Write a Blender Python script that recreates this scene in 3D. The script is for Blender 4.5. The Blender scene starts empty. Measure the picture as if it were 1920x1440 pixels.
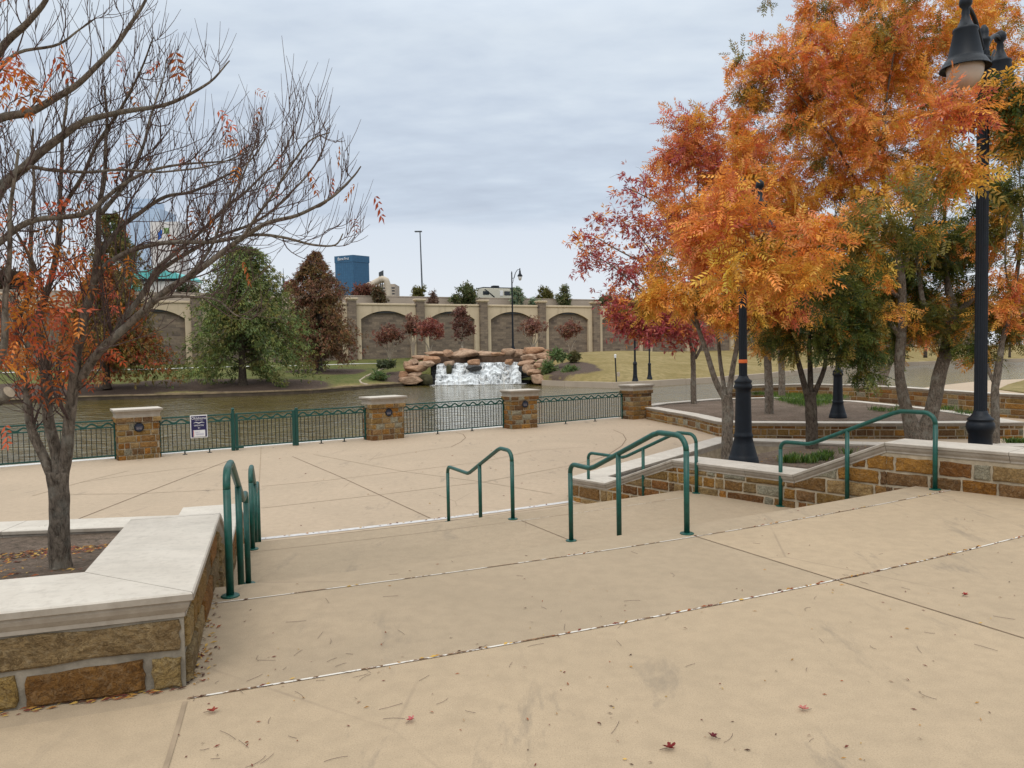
import bpy, bmesh, math, random
import numpy as np
from mathutils import Vector, noise, Matrix
from mathutils.geometry import tessellate_polygon
R = math.radians
scene = bpy.context.scene
COL = scene.collection
# ------------------------------------------------------------------ camera
FPX, EYE, ROLL = 1442.0, 2.64, 0.0175
PIT = math.atan(62 / FPX)
_f = np.array([0, math.cos(PIT), -math.sin(PIT)]); _r = np.array([1.0, 0, 0]); _u = np.cross(_r, _f)
_c, _s = math.cos(ROLL), math.sin(ROLL)
_r2 = _c * _r - _s * _u; _u2 = _s * _r + _c * _u
cd = bpy.data.cameras.new('camera'); cam = bpy.data.objects.new('camera', cd); COL.objects.link(cam)
cd.sensor_fit = 'HORIZONTAL'; cd.sensor_width = 36.0; cd.lens = 36.0 * FPX / 1920.0
cd.clip_start = 0.05; cd.clip_end = 6000
cam.matrix_world = Matrix(((_r2[0], _u2[0], -_f[0], 0), (_r2[1], _u2[1], -_f[1], 0), (_r2[2], _u2[2], -_f[2], EYE), (0, 0, 0, 1)))
scene.camera = cam
def ray(x, y): return _f + _r2 * (x - 960) / FPX - _u2 * (y - 720) / FPX
def G(x, y, z=0.0):                     # photo pixel -> plan point at height z
    d = ray(x, y); t = (z - EYE) / d[2]; return (d[0] * t, d[1] * t)
def D(x, y, Y):                         # photo pixel -> point at distance Y
    d = ray(x, y); t = Y / d[1]; return (d[0] * t, Y, EYE + d[2] * t)
def hit(x, y, fz, y0=3.0, y1=160.0):    # photo pixel -> point on a height field
    d = ray(x, y); prev = y0
    for Y in np.arange(y0, y1, 0.1):
        t = Y / d[1]
        if EYE + d[2] * t <= fz(d[0] * t, Y): break
    return (d[0] * t, Y, fz(d[0] * t, Y))
# ------------------------------------------------------------------ light
scene.view_settings.view_transform = 'Standard'; scene.view_settings.look = 'None'
scene.view_settings.exposure = 0.06; scene.view_settings.gamma = 1.0
scene.cycles.use_denoising = True
scene.cycles.max_bounces = 6; scene.cycles.transparent_max_bounces = 8
SUN_EL, SUN_AZ = R(48), R(200)
sl = bpy.data.lights.new('sun', 'SUN'); sl.energy = 0.9; sl.angle = R(28); sl.color = (1, 0.95, 0.88)
so = bpy.data.objects.new('sun', sl); COL.objects.link(so); so.location = (0, -20, 60)
_sd = Vector((math.cos(SUN_EL) * math.sin(SUN_AZ), math.cos(SUN_EL) * math.cos(SUN_AZ), math.sin(SUN_EL)))
so.rotation_euler = (-_sd).to_track_quat('-Z', 'Y').to_euler()
def build_world():
    w = bpy.data.worlds.new("World"); scene.world = w; w.use_nodes = True
    nt = w.node_tree; nt.nodes.clear(); N = nt.nodes.new; L = nt.links.new
    out = N('ShaderNodeOutputWorld'); bg = N('ShaderNodeBackground')
    tc = N('ShaderNodeTexCoord'); sx = N('ShaderNodeSeparateXYZ'); L(tc.outputs['Generated'], sx.inputs[0])
    sky = N('ShaderNodeTexSky'); sky.sky_type = 'NISHITA'; sky.sun_disc = False
    sky.sun_elevation = SUN_EL; sky.sun_rotation = SUN_AZ; sky.dust_density = 2.0
    def math_(op, a, b=None, c=None):
        m = N('ShaderNodeMath'); m.operation = op
        for i, v in enumerate((a, b, c)):
            if v is None: continue
            if isinstance(v, (int, float)): m.inputs[i].default_value = v
            else: L(v, m.inputs[i])
        return m.outputs[0]
    # cloud deck: directions projected on a flat layer, so clouds shrink to the horizon
    z = math_('MAXIMUM', sx.outputs[2], 0.0)
    den = math_('ADD', z, 0.10)
    px = math_('DIVIDE', sx.outputs[0], den); py = math_('DIVIDE', sx.outputs[1], den)
    cx = N('ShaderNodeCombineXYZ'); L(px, cx.inputs[0]); L(py, cx.inputs[1])
    mp = N('ShaderNodeMapping'); L(cx.outputs[0], mp.inputs[0]); mp.inputs['Rotation'].default_value = (0, 0, R(32)); mp.inputs['Scale'].default_value = (0.8, 1.25, 1)
    n1 = N('ShaderNodeTexNoise'); L(mp.outputs[0], n1.inputs['Vector']); n1.inputs['Scale'].default_value = 2.4; n1.inputs['Detail'].default_value = 7; n1.inputs['Roughness'].default_value = 0.55; n1.inputs['Distortion'].default_value = 0.4
    n2 = N('ShaderNodeTexNoise'); L(cx.outputs[0], n2.inputs['Vector']); n2.inputs['Scale'].default_value = 0.42; n2.inputs['Detail'].default_value = 3
    n3 = N('ShaderNodeTexNoise'); L(mp.outputs[0], n3.inputs['Vector']); n3.inputs['Scale'].default_value = 6.0; n3.inputs['Detail'].default_value = 4
    k = math_('ADD', math_('MULTIPLY', n1.outputs['Fac'], 0.5), math_('MULTIPLY', n2.outputs['Fac'], 0.5))
    k = math_('ADD', k, math_('MULTIPLY', math_('SUBTRACT', n3.outputs['Fac'], 0.5), 0.42))
    # darker belly between ~10 and ~19 degrees
    belly = N('ShaderNodeValToRGB'); L(z, belly.inputs[0]); e = belly.color_ramp.elements
    e[0].position = 0.17; e[0].color = (0.30,) * 3 + (1,)
    e[1].position = 0.42; e[1].color = (0.62,) * 3 + (1,)
    m_ = belly.color_ramp.elements.new(0.235); m_.color = (0.40,) * 3 + (1,)
    m_ = belly.color_ramp.elements.new(0.33); m_.color = (0.56,) * 3 + (1,)
    kk = math_('ADD', math_('MULTIPLY', math_('SUBTRACT', k, 0.5), 1.05), belly.outputs[0])
    cr = N('ShaderNodeValToRGB'); L(kk, cr.inputs[0]); e = cr.color_ramp.elements
    e[0].position = 0.12; e[0].color = (0.495, 0.560, 0.665, 1)
    e[1].position = 0.85; e[1].color = (0.78, 0.848, 0.912, 1)
    m_ = cr.color_ramp.elements.new(0.42); m_.color = (0.590, 0.668, 0.775, 1)
    m_ = cr.color_ramp.elements.new(0.60); m_.color = (0.675, 0.752, 0.842, 1)
    # bright clear band at the horizon, edge broken by noise
    ed = math_('ADD', z, math_('MULTIPLY', math_('SUBTRACT', n1.outputs['Fac'], 0.5), 0.05))
    band = N('ShaderNodeMapRange'); L(ed, band.inputs[0]); band.inputs[1].default_value = 0.150; band.inputs[2].default_value = 0.182
    band.interpolation_type = 'SMOOTHSTEP'
    mx = N('ShaderNodeMix'); mx.data_type = 'RGBA'; L(band.outputs[0], mx.inputs[0])
    hz = N('ShaderNodeValToRGB'); L(z, hz.inputs[0]); e = hz.color_ramp.elements
    e[0].position = 0.0; e[0].color = (0.84, 0.87, 0.90, 1); e[1].position = 0.16; e[1].color = (0.70, 0.765, 0.855, 1)
    L(hz.outputs[0], mx.inputs[6]); L(cr.outputs[0], mx.inputs[7])
    # the deck is thinner and brighter overhead
    up = N('ShaderNodeMapRange'); L(z, up.inputs[0]); up.inputs[1].default_value = 0.38; up.inputs[2].default_value = 0.85; up.inputs[3].default_value = 1.0; up.inputs[4].default_value = 2.30
    sc = N('ShaderNodeVectorMath'); sc.operation = 'SCALE'; L(mx.outputs[2], sc.inputs[0]); L(up.outputs[0], sc.inputs['Scale'])
    warm = N('ShaderNodeMix'); warm.data_type = 'RGBA'; warm.blend_type = 'MULTIPLY'; L(math_('MULTIPLY', math_('SUBTRACT', up.outputs[0], 1.0), 0.74), warm.inputs[0])
    L(sc.outputs[0], warm.inputs[6]); warm.inputs[7].default_value = (1.06, 0.97, 0.86, 1)
    nb = N('ShaderNodeVectorMath'); nb.operation = 'SCALE'; L(sky.outputs[0], nb.inputs[0]); nb.inputs['Scale'].default_value = 0.10
    fin = N('ShaderNodeMix'); fin.data_type = 'RGBA'; fin.inputs[0].default_value = 0.93
    L(nb.outputs[0], fin.inputs[6]); L(warm.outputs[2], fin.inputs[7])
    L(fin.outputs[2], bg.inputs[0]); bg.inputs[1].default_value = 1.0; L(bg.outputs[0], out.inputs[0])
build_world()
# ------------------------------------------------------------------ materials
def lin(r, g, b, k=1.0):
    f = lambda v: ((v / 255 + 0.055) / 1.055) ** 2.4 if v > 10 else v / 255 / 12.92
    return (f(r) * k, f(g) * k, f(b) * k, 1)
MATS = {}
class NT:
    def __init__(s, name):
        s.m = bpy.data.materials.new(name); s.m.use_nodes = True; s.t = s.m.node_tree
        s.b = s.t.nodes['Principled BSDF']; s.out = s.t.nodes['Material Output']; MATS[name] = s.m
        s.N = s.t.nodes.new; s.L = s.t.links.new
    def coord(s, kind='Object', scale=(1, 1, 1), rot=(0, 0, 0)):
        c = s.N('ShaderNodeTexCoord'); m = s.N('ShaderNodeMapping'); s.L(c.outputs[kind], m.inputs[0])
        m.inputs['Scale'].default_value = scale; m.inputs['Rotation'].default_value = rot; return m.outputs[0]
    def noise(s, vec, scale, detail=4, rough=0.55, dist=0.0):
        n = s.N('ShaderNodeTexNoise'); s.L(vec, n.inputs['Vector']); n.inputs['Scale'].default_value = scale
        n.inputs['Detail'].default_value = detail; n.inputs['Roughness'].default_value = rough; n.inputs['Distortion'].default_value = dist
        return n.outputs['Fac']
    def ramp(s, fac, stops, interp='LINEAR'):
        r = s.N('ShaderNodeValToRGB'); s.L(fac, r.inputs[0]); cr = r.color_ramp; cr.interpolation = interp
        for i, (p, c) in enumerate(stops):
            e = cr.elements[i] if i < 2 else cr.elements.new(p)
            e.position = p; e.color = c if len(c) == 4 else (*c, 1)
        return r.outputs[0]
    def mix(s, fac, a, b, mode='MIX'):
        m = s.N('ShaderNodeMix'); m.data_type = 'RGBA'; m.blend_type = mode
        for i, v in ((0, fac), (6, a), (7, b)):
            if isinstance(v, (int, float)): m.inputs[i].default_value = v
            elif isinstance(v, tuple): m.inputs[i].default_value = v
            else: s.L(v, m.inputs[i])
        return m.outputs[2]
    def math(s, op, a, b=0.0):
        m = s.N('ShaderNodeMath'); m.operation = op
        for i, v in enumerate((a, b)):
            if isinstance(v, (int, float)): m.inputs[i].default_value = v
            else: s.L(v, m.inputs[i])
        return m.outputs[0]
    def attr(s, name='Col'):
        a = s.N('ShaderNodeAttribute'); a.attribute_name = name; return a.outputs['Color']
    def bump(s, h, strength=0.3, dist=0.01):
        b = s.N('ShaderNodeBump'); b.inputs['Strength'].default_value = strength; b.inputs['Distance'].default_value = dist
        s.L(h, b.inputs['Height']); s.L(b.outputs[0], s.b.inputs['Normal'])
    def fin(s, col, rough=0.8, metal=0.0, spec=0.3):
        if isinstance(col, tuple): s.b.inputs['Base Color'].default_value = col
        else: s.L(col, s.b.inputs['Base Color'])
        if isinstance(rough, (int, float)): s.b.inputs['Roughness'].default_value = rough
        else: s.L(rough, s.b.inputs['Roughness'])
        s.b.inputs['Metallic'].default_value = metal; s.b.inputs['Specular IOR Level'].default_value = spec
        return s.m
G3 = lambda v: (v, v, v, 1)
def mk_concrete(name, base, dark):
    s = NT(name); v = s.coord()
    a = s.noise(v, 0.55, 5, 0.6, 0.6); b = s.noise(v, 9, 5, 0.65); c = s.noise(v, 150, 3, 0.75)
    col = s.mix(s.ramp(a, [(0.32, G3(0)), (0.72, G3(1))]), dark, base)
    col = s.mix(s.ramp(b, [(0.33, G3(0.42)), (0.60, G3(0))]), col, tuple(x * 0.80 for x in dark[:3]) + (1,))
    col = s.mix(s.ramp(c, [(0.30, G3(0.75)), (0.50, G3(0))]), col, tuple(x * 0.62 for x in dark[:3]) + (1,))
    col = s.mix(s.ramp(c, [(0.62, G3(0)), (0.74, G3(0.6))]), col, (0.62, 0.56, 0.46, 1))
    sx = s.N('ShaderNodeSeparateXYZ'); s.L(v, sx.inputs[0]); dx = s.math('SUBTRACT', sx.outputs[0], -15.0); dy = s.math('SUBTRACT', 39.3, sx.outputs[1])
    rr = s.math('SQRT', s.math('ADD', s.math('MULTIPLY', dx, dx), s.math('MULTIPLY', dy, dy))); cell = s.math('ADD', s.math('ADD', s.math('GREATER_THAN', rr, 38.07), s.math('GREATER_THAN', rr, 36.58)), s.math('MULTIPLY', s.math('GREATER_THAN', s.math('DIVIDE', dx, dy), 0.509), 5.0))
    wn = s.N('ShaderNodeTexWhiteNoise'); wn.noise_dimensions = '1D'; s.L(cell, wn.inputs['W'])
    col = s.mix(1.0, col, s.ramp(wn.outputs['Value'], [(0.0, (0.90, 0.91, 0.92, 1)), (1.0, (1.05, 1.045, 1.03, 1))]), 'MULTIPLY')
    cv = s.N('ShaderNodeTexVoronoi'); cv.feature = 'DISTANCE_TO_EDGE'; s.L(s.mix(0.06, v, s.N('ShaderNodeTexNoise').outputs['Color']), cv.inputs['Vector']); cv.inputs['Scale'].default_value = 0.33
    col = s.mix(s.math('MULTIPLY', s.ramp(cv.outputs['Distance'], [(0.0, G3(0.5)), (0.0035, G3(0))]), s.ramp(s.noise(v, 0.5, 3), [(0.50, G3(0)), (0.60, G3(1))])), col, (0.22, 0.165, 0.115, 1))
    # scuffs: sparse dark smears with their own shape
    vs = s.coord(scale=(1, 0.28, 1), rot=(0, 0, R(-28)))
    d = s.noise(vs, 3.1, 6, 0.72, 0.3); e = s.noise(v, 0.42, 2)
    sm = s.math('MULTIPLY', s.ramp(d, [(0.57, G3(0)), (0.70, G3(1))]), s.ramp(e, [(0.46, G3(0)), (0.60, G3(0.6))]))
    col = s.mix(sm, col, (0.16, 0.135, 0.105, 1))
    s.bump(s.math('ADD', s.math('MULTIPLY', c, 0.5), b), 0.12, 0.006)
    return s.fin(col, 0.88, 0, 0.25)
mk_concrete('concrete', (0.448, 0.340, 0.226, 1), (0.388, 0.297, 0.198, 1))
mk_concrete('concrete_stair', (0.425, 0.326, 0.222, 1), (0.365, 0.283, 0.191, 1))
mk_concrete('concrete_lower', (0.488, 0.375, 0.266, 1), (0.430, 0.333, 0.236, 1))
def mk(name, col, rough=0.7, metal=0.0, spec=0.3, var=0.0, vs=8, bump=0.0, bs=30, bd=0.005):
    s = NT(name); v = s.coord(); c = col
    if var:
        n = s.noise(v, vs, 5, 0.6)
        c = s.mix(s.ramp(n, [(0.3, G3(0)), (0.7, G3(1))]), tuple(x * (1 - var) for x in col[:3]) + (1,), tuple(min(1, x * (1 + var)) for x in col[:3]) + (1,))
    if bump: s.bump(s.noise(v, bs, 5, 0.6), bump, bd)
    return s.fin(c, rough, metal, spec)
def mk_capstone():
    s = NT('capstone'); v = s.coord()
    a = s.noise(v, 1.4, 6, 0.65, 0.8); b = s.noise(v, 22, 5, 0.7); st = s.noise(s.coord(scale=(1, 5, 1), rot=(0, 0, R(18))), 2.2, 6, 0.7)
    col = s.mix(s.ramp(a, [(0.3, G3(0)), (0.7, G3(1))]), (0.50, 0.448, 0.380, 1), (0.63, 0.575, 0.495, 1))
    col = s.mix(s.ramp(st, [(0.5, G3(0)), (0.75, G3(0.5))]), col, (0.40, 0.365, 0.315, 1))
    col = s.mix(s.ramp(b, [(0.3, G3(0.35)), (0.5, G3(0))]), col, (0.33, 0.285, 0.235, 1))
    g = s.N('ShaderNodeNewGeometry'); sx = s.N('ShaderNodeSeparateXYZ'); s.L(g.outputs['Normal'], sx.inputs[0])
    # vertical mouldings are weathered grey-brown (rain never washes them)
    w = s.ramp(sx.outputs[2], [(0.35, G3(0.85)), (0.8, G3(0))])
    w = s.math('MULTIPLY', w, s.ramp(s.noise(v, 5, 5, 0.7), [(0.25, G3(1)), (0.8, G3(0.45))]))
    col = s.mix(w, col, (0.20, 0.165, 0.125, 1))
    s.bump(b, 0.15, 0.005); return s.fin(col, 0.85, 0, 0.25)
mk_capstone()
def mk_stone():
    s = NT('rubble_stone'); v = s.coord(); c = s.attr()
    a = s.noise(v, 7, 6, 0.7, 1.2); b = s.noise(v, 26, 6, 0.7, 0.5); d = s.noise(v, 90, 3, 0.7)
    col = s.mix(s.ramp(a, [(0.28, G3(0)), (0.72, G3(1))]), s.mix(1.0, c, (0.55, 0.48, 0.40, 1), 'MULTIPLY'), s.mix(1.0, c, (1.15, 1.12, 1.05, 1), 'MULTIPLY'))
    col = s.mix(s.ramp(b, [(0.52, G3(0)), (0.75, G3(0.55))]), col, s.mix(0.5, c, (0.34, 0.28, 0.19, 1)))
    col = s.mix(s.ramp(d, [(0.3, G3(0.5)), (0.5, G3(0))]), col, s.mix(1.0, c, (0.3, 0.27, 0.22, 1), 'MULTIPLY'))
    rdg = s.math('ABSOLUTE', s.math('SUBTRACT', s.noise(s.coord(scale=(1, 1, 1.8)), 9, 5, 0.7, 1.6), 0.5))
    col = s.mix(s.ramp(rdg, [(0.0, G3(0.75)), (0.045, G3(0))]), col, s.mix(1.0, c, (0.25, 0.21, 0.17, 1), 'MULTIPLY'))
    pat = s.noise(v, 13, 5, 0.75, 2.0)
    col = s.mix(s.ramp(pat, [(0.50, G3(0)), (0.66, G3(0.5))]), col, s.mix(0.35, c, (0.40, 0.34, 0.24, 1)))
    s.bump(s.math('ADD', s.math('MULTIPLY', a, 1.6), s.math('ADD', b, s.math('MULTIPLY', d, 0.12))), 0.85, 0.045)
    return s.fin(col, 0.85, 0, 0.25)
mk_stone()
mk('mortar', (0.235, 0.205, 0.160, 1), 0.95, 0, 0.2, 0.3, 9, 0.5, 60, 0.01)
mk('mortar_tan', (0.37, 0.305, 0.215, 1), 0.95, 0, 0.2, 0.25, 9, 0.5, 60, 0.01)
mk('green_paint', (0.0045, 0.068, 0.050, 1), 0.42, 0, 0.45, 0.32, 16)
mk('green_fence', (0.004, 0.056, 0.043, 1), 0.42, 0, 0.45, 0.12, 3)
mk('black_green', (0.0045, 0.013, 0.012, 1), 0.5, 0, 0.4)
mk('black_paint', (0.005, 0.008, 0.013, 1), 0.5, 0, 0.3, 0.25, 12)
mk('globe', (0.50, 0.42, 0.34, 1), 0.35, 0, 0.5, 0.08, 6)
mk('orange_tape', (0.75, 0.16, 0.04, 1), 0.6)
mk('white_paint', (0.72, 0.71, 0.70, 1), 0.5)
mk('navy', (0.021, 0.019, 0.075, 1), 0.4)
mk('ink', (0.30, 0.28, 0.42, 1), 0.5)
mk('red_ink', (0.35, 0.03, 0.04, 1), 0.5)
mk('plaque_blue', (0.018, 0.026, 0.05, 1), 0.3, 0.3, 0.5)
mk('plaque_text', (0.16, 0.14, 0.15, 1), 0.4, 0.3)
def mk_stucco():
    s = NT('stucco'); v = s.coord(); a = s.noise(v, 0.6, 4); d = s.noise(s.coord(scale=(1.6, 1.6, 0.10)), 1.4, 5, 0.7)
    col = s.mix(s.ramp(a, [(0.3, G3(0)), (0.7, G3(1))]), (0.51, 0.41, 0.28, 1), (0.61, 0.495, 0.345, 1)); col = s.mix(s.ramp(d, [(0.54, G3(0)), (0.72, G3(0.45))]), col, (0.26, 0.20, 0.14, 1))
    return s.fin(col, 0.9, 0, 0.2)
mk_stucco()
mk('stucco_grey', (0.43, 0.35, 0.27, 1), 0.9, 0, 0.2, 0.10, 0.4)
mk('curb_stone', (0.29, 0.215, 0.13, 1), 0.9, 0, 0.2, 0.35, 1.2, 0.4, 6, 0.05)
mk('curb_dark', (0.085, 0.062, 0.042, 1), 0.8, 0, 0.3, 0.4, 1.5)
mk('coping_pale', (0.66, 0.64, 0.60, 1), 0.8, 0, 0.3, 0.1, 2)
mk('tan_pipe', (0.50, 0.42, 0.32, 1), 0.6, 0, 0.3, 0.12, 0.6)
mk('dark_sign', (0.055, 0.062, 0.068, 1), 0.5)
mk('rv_shell', (0.55, 0.52, 0.42, 1), 0.4, 0, 0.4)
mk('dark_glass', (0.012, 0.016, 0.022, 1), 0.15, 0, 0.5)
mk('teal_roof', (0.12, 0.48, 0.46, 1), 0.5, 0, 0.4, 0.1, 0.1)
mk('pale_wall', (0.68, 0.64, 0.60, 1), 0.8)
mk('asphalt', (0.05, 0.05, 0.05, 1), 0.9)
mk('brass', (0.30, 0.24, 0.09, 1), 0.6)
def mk_mast(): mk('galv', (0.10, 0.11, 0.12, 1), 0.5, 0.3)
mk_mast()
def mk_wallstone():
    s = NT('wall_stone'); c = s.N('ShaderNodeTexCoord'); sx = s.N('ShaderNodeSeparateXYZ'); s.L(c.outputs['Object'], sx.inputs[0])
    cb = s.N('ShaderNodeCombineXYZ'); s.L(sx.outputs[0], cb.inputs[0]); s.L(sx.outputs[2], cb.inputs[1])
    v = cb.outputs[0]
    br = s.N('ShaderNodeTexBrick'); s.L(v, br.inputs['Vector']); br.inputs['Scale'].default_value = 1.0
    br.inputs['Brick Width'].default_value = 0.95; br.inputs['Row Height'].default_value = 0.34; br.inputs['Mortar Size'].default_value = 0.018
    br.inputs['Color1'].default_value = (0.300, 0.230, 0.165, 1); br.inputs['Color2'].default_value = (0.095, 0.073, 0.060, 1); br.inputs['Mortar'].default_value = (0.11, 0.09, 0.075, 1)
    br.inputs['Bias'].default_value = 0.0
    mp = s.N('ShaderNodeMapping'); s.L(v, mp.inputs[0]); mp.inputs['Scale'].default_value = (0.7, 2.2, 1)
    n = s.noise(mp.outputs[0], 1.0, 3, 0.6); n2 = s.noise(mp.outputs[0], 5, 4, 0.7)
    col = s.mix(s.ramp(n, [(0.35, G3(0)), (0.65, G3(0.6))]), br.outputs['Color'], (0.290, 0.220, 0.150, 1))
    col = s.mix(s.ramp(n2, [(0.4, G3(0.55)), (0.62, G3(0))]), col, (0.115, 0.092, 0.078, 1))
    s.bump(n2, 0.5, 0.05); return s.fin(col, 0.9, 0, 0.2)
mk_wallstone()
def mk_bark(name, c1, c2, c3):
    s = NT(name); v = s.coord(scale=(1, 1, 0.35)); w = s.coord()
    a = s.noise(v, 34, 6, 0.75, 0.6); b = s.noise(w, 6, 4, 0.6); d = s.noise(w, 45, 4, 0.7)
    col = s.mix(s.ramp(a, [(0.36, G3(0)), (0.62, G3(1))]), c1, c2)
    col = s.mix(s.ramp(b, [(0.5, G3(0)), (0.72, G3(0.6))]), col, c3)
    col = s.mix(s.ramp(d, [(0.62, G3(0)), (0.74, G3(0.5))]), col, tuple(min(1, x * 1.5) for x in c3[:3]) + (1,))
    s.bump(s.math('ADD', a, s.math('MULTIPLY', d, 0.4)), 1.0, 0.02); return s.fin(col, 0.92, 0, 0.15)
mk_bark('bark', (0.052, 0.040, 0.030, 1), (0.225, 0.180, 0.138, 1), (0.30, 0.285, 0.235, 1))
mk_bark('bark_dark', (0.022, 0.016, 0.012, 1), (0.115, 0.088, 0.066, 1), (0.16, 0.135, 0.10, 1))
mk_bark('bark_pale', (0.22, 0.17, 0.13, 1), (0.42, 0.35, 0.28, 1), (0.5, 0.44, 0.36, 1))
mk('twig', (0.092, 0.060, 0.052, 1), 0.85, 0, 0.2, 0.3, 20)
mk('sawn_wood', (0.36, 0.29, 0.21, 1), 0.9, 0, 0.2, 0.3, 18)
def mk_leaf(name, tr=0.35, var=0.25):
    s = NT(name); c = s.attr(); v = s.coord()
    n = s.noise(v, 60, 2)
    col = s.mix(s.ramp(n, [(0.3, G3(var)), (0.6, G3(0))]), c, s.mix(1.0, c, (0.5, 0.42, 0.35, 1), 'MULTIPLY'))
    d = s.N('ShaderNodeBsdfDiffuse'); t = s.N('ShaderNodeBsdfTranslucent'); g = s.N('ShaderNodeBsdfGlossy')
    s.L(col, d.inputs[0]); s.L(col, t.inputs[0]); g.inputs['Roughness'].default_value = 0.5; g.inputs[0].default_value = (1, 1, 1, 1)
    m1 = s.N('ShaderNodeMixShader'); m1.inputs[0].default_value = tr; s.L(d.outputs[0], m1.inputs[1]); s.L(t.outputs[0], m1.inputs[2])
    m2 = s.N('ShaderNodeMixShader'); m2.inputs[0].default_value = 0.025; s.L(m1.outputs[0], m2.inputs[1]); s.L(g.outputs[0], m2.inputs[2])
    s.L(m2.outputs[0], s.out.inputs[0]); return s.m
mk_leaf('leaf', .35, .12); mk_leaf('needle', 0.2); mk_leaf('grass_blade', 0.3)
def mk_litter(): 
    s = NT('litter'); return s.fin(s.attr(), 0.8, 0, 0.25)
mk_litter()
def mk_soil():
    s = NT('soil'); v = s.coord(); a = s.noise(v, 1.1, 5, 0.6); b = s.noise(v, 16, 7, 0.78, 0.8); d = s.noise(s.coord(scale=(1, 3, 1), rot=(0, 0, R(40))), 34, 4, 0.7)
    col = s.mix(s.ramp(a, [(0.35, G3(0)), (0.65, G3(1))]), (0.195, 0.140, 0.100, 1), (0.300, 0.222, 0.168, 1))
    col = s.mix(s.ramp(b, [(0.35, G3(0.9)), (0.58, G3(0))]), col, (0.075, 0.062, 0.045, 1))
    col = s.mix(s.ramp(d, [(0.60, G3(0)), (0.72, G3(0.8))]), col, (0.36, 0.26, 0.19, 1))
    s.bump(s.math('ADD', b, d), 1.0, 0.03); return s.fin(col, 0.95, 0, 0.15)
mk_soil()
def mk_terrain():
    s = NT('bank_turf'); v = s.coord(); c = s.attr()
    a = s.noise(v, 0.22, 5, 0.65, 0.5); b = s.noise(v, 2.2, 5, 0.7); d = s.noise(v, 14, 4, 0.7)
    dry = s.mix(s.ramp(a, [(0.35, G3(0)), (0.65, G3(1))]), (0.225, 0.165, 0.062, 1), (0.355, 0.270, 0.130, 1))
    dry = s.mix(s.ramp(b, [(0.42, G3(0.6)), (0.6, G3(0))]), dry, (0.165, 0.135, 0.045, 1))
    grn = s.mix(s.ramp(a, [(0.35, G3(0)), (0.65, G3(1))]), (0.055, 0.085, 0.018, 1), (0.120, 0.125, 0.035, 1))
    grn = s.mix(s.ramp(b, [(0.42, G3(0.5)), (0.6, G3(0))]), grn, (0.20, 0.17, 0.07, 1))
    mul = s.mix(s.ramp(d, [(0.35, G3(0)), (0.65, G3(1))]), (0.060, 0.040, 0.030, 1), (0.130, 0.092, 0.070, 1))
    sx = s.N('ShaderNodeSeparateColor'); s.L(c, sx.inputs[0])
    wob = s.math('MULTIPLY', s.math('SUBTRACT', b, 0.5), 0.7)
    col = s.mix(s.ramp(s.math('ADD', sx.outputs[1], wob), [(0.38, G3(0)), (0.62, G3(1))]), grn, dry)
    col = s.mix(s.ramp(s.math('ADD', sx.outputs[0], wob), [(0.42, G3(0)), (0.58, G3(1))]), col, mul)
    s.bump(s.math('ADD', b, d), 0.6, 0.08); return s.fin(col, 0.95, 0, 0.15)
mk_terrain()
def mk_water():
    s = NT('water'); v = s.coord(scale=(1, 1, 1))
    w1 = s.noise(s.coord(scale=(1.0, 1.25, 1), rot=(0, 0, R(-28))), 0.95, 3, 0.5, 0.6); w2 = s.noise(v, 3.4, 3, 0.6); w3 = s.noise(v, 0.35, 2)
    s.bump(s.math('ADD', s.math('MULTIPLY', w1, 1.0), s.math('MULTIPLY', w2, 0.30)), 1.0, 0.26)
    col = s.mix(s.ramp(w3, [(0.35, G3(0)), (0.65, G3(1))]), (0.085, 0.064, 0.014, 1), (0.118, 0.090, 0.022, 1))
    m = s.fin(col, 0.04, 0, 0.5); s.b.inputs['IOR'].default_value = 1.33; return m
mk_water()
def mk_rock():
    s = NT('sandstone'); v = s.coord(); a = s.noise(v, 1.1, 6, 0.65, 0.8); b = s.noise(s.coord(scale=(1, 1, 3)), 3.0, 6, 0.7); o = s.N('ShaderNodeObjectInfo')
    c1 = s.mix(o.outputs['Random'], (0.50, 0.285, 0.165, 1), (0.54, 0.385, 0.27, 1))
    col = s.mix(s.ramp(a, [(0.35, G3(0)), (0.65, G3(1))]), s.mix(1.0, c1, (0.55, 0.5, 0.47, 1), 'MULTIPLY'), c1)
    col = s.mix(s.ramp(b, [(0.5, G3(0)), (0.72, G3(0.6))]), col, (0.20, 0.135, 0.095, 1))
    s.bump(s.math('ADD', a, b), 1.0, 0.12); return s.fin(col, 0.9, 0, 0.2)
mk_rock()
mk('wet_rock', (0.022, 0.020, 0.018, 1), 0.35, 0, 0.5, 0.5, 3, 1.0, 5, 0.1)
mk('moss_rock', (0.055, 0.050, 0.022, 1), 0.8, 0, 0.3, 0.5, 2, 0.8, 4, 0.1)
mk('dark_brick', (0.125, 0.082, 0.058, 1), 0.9, 0, 0.2, 0.3, 4, 0.5, 8, 0.05)
def mk_foam():
    s = NT('falling_water'); a = s.noise(s.coord(scale=(1.0, 1.0, 0.10)), 3.6, 6, 0.70, 0.6); b = s.noise(s.coord(scale=(1, 1, 0.5)), 1.1, 4, 0.6)
    k = s.math('ADD', a, s.math('MULTIPLY', s.math('SUBTRACT', b, 0.5), 0.7))
    f = s.ramp(k, [(0.30, G3(0.0)), (0.56, G3(1))])
    t = s.N('ShaderNodeBsdfTransparent'); mx = s.N('ShaderNodeMixShader'); s.L(f, mx.inputs[0]); s.L(t.outputs[0], mx.inputs[1]); s.L(s.b.outputs[0], mx.inputs[2]); s.L(mx.outputs[0], s.out.inputs[0])
    s.bump(a, 0.6, 0.1); return s.fin((0.80, 0.83, 0.84, 1), 0.4, 0, 0.5)
mk_foam()
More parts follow.
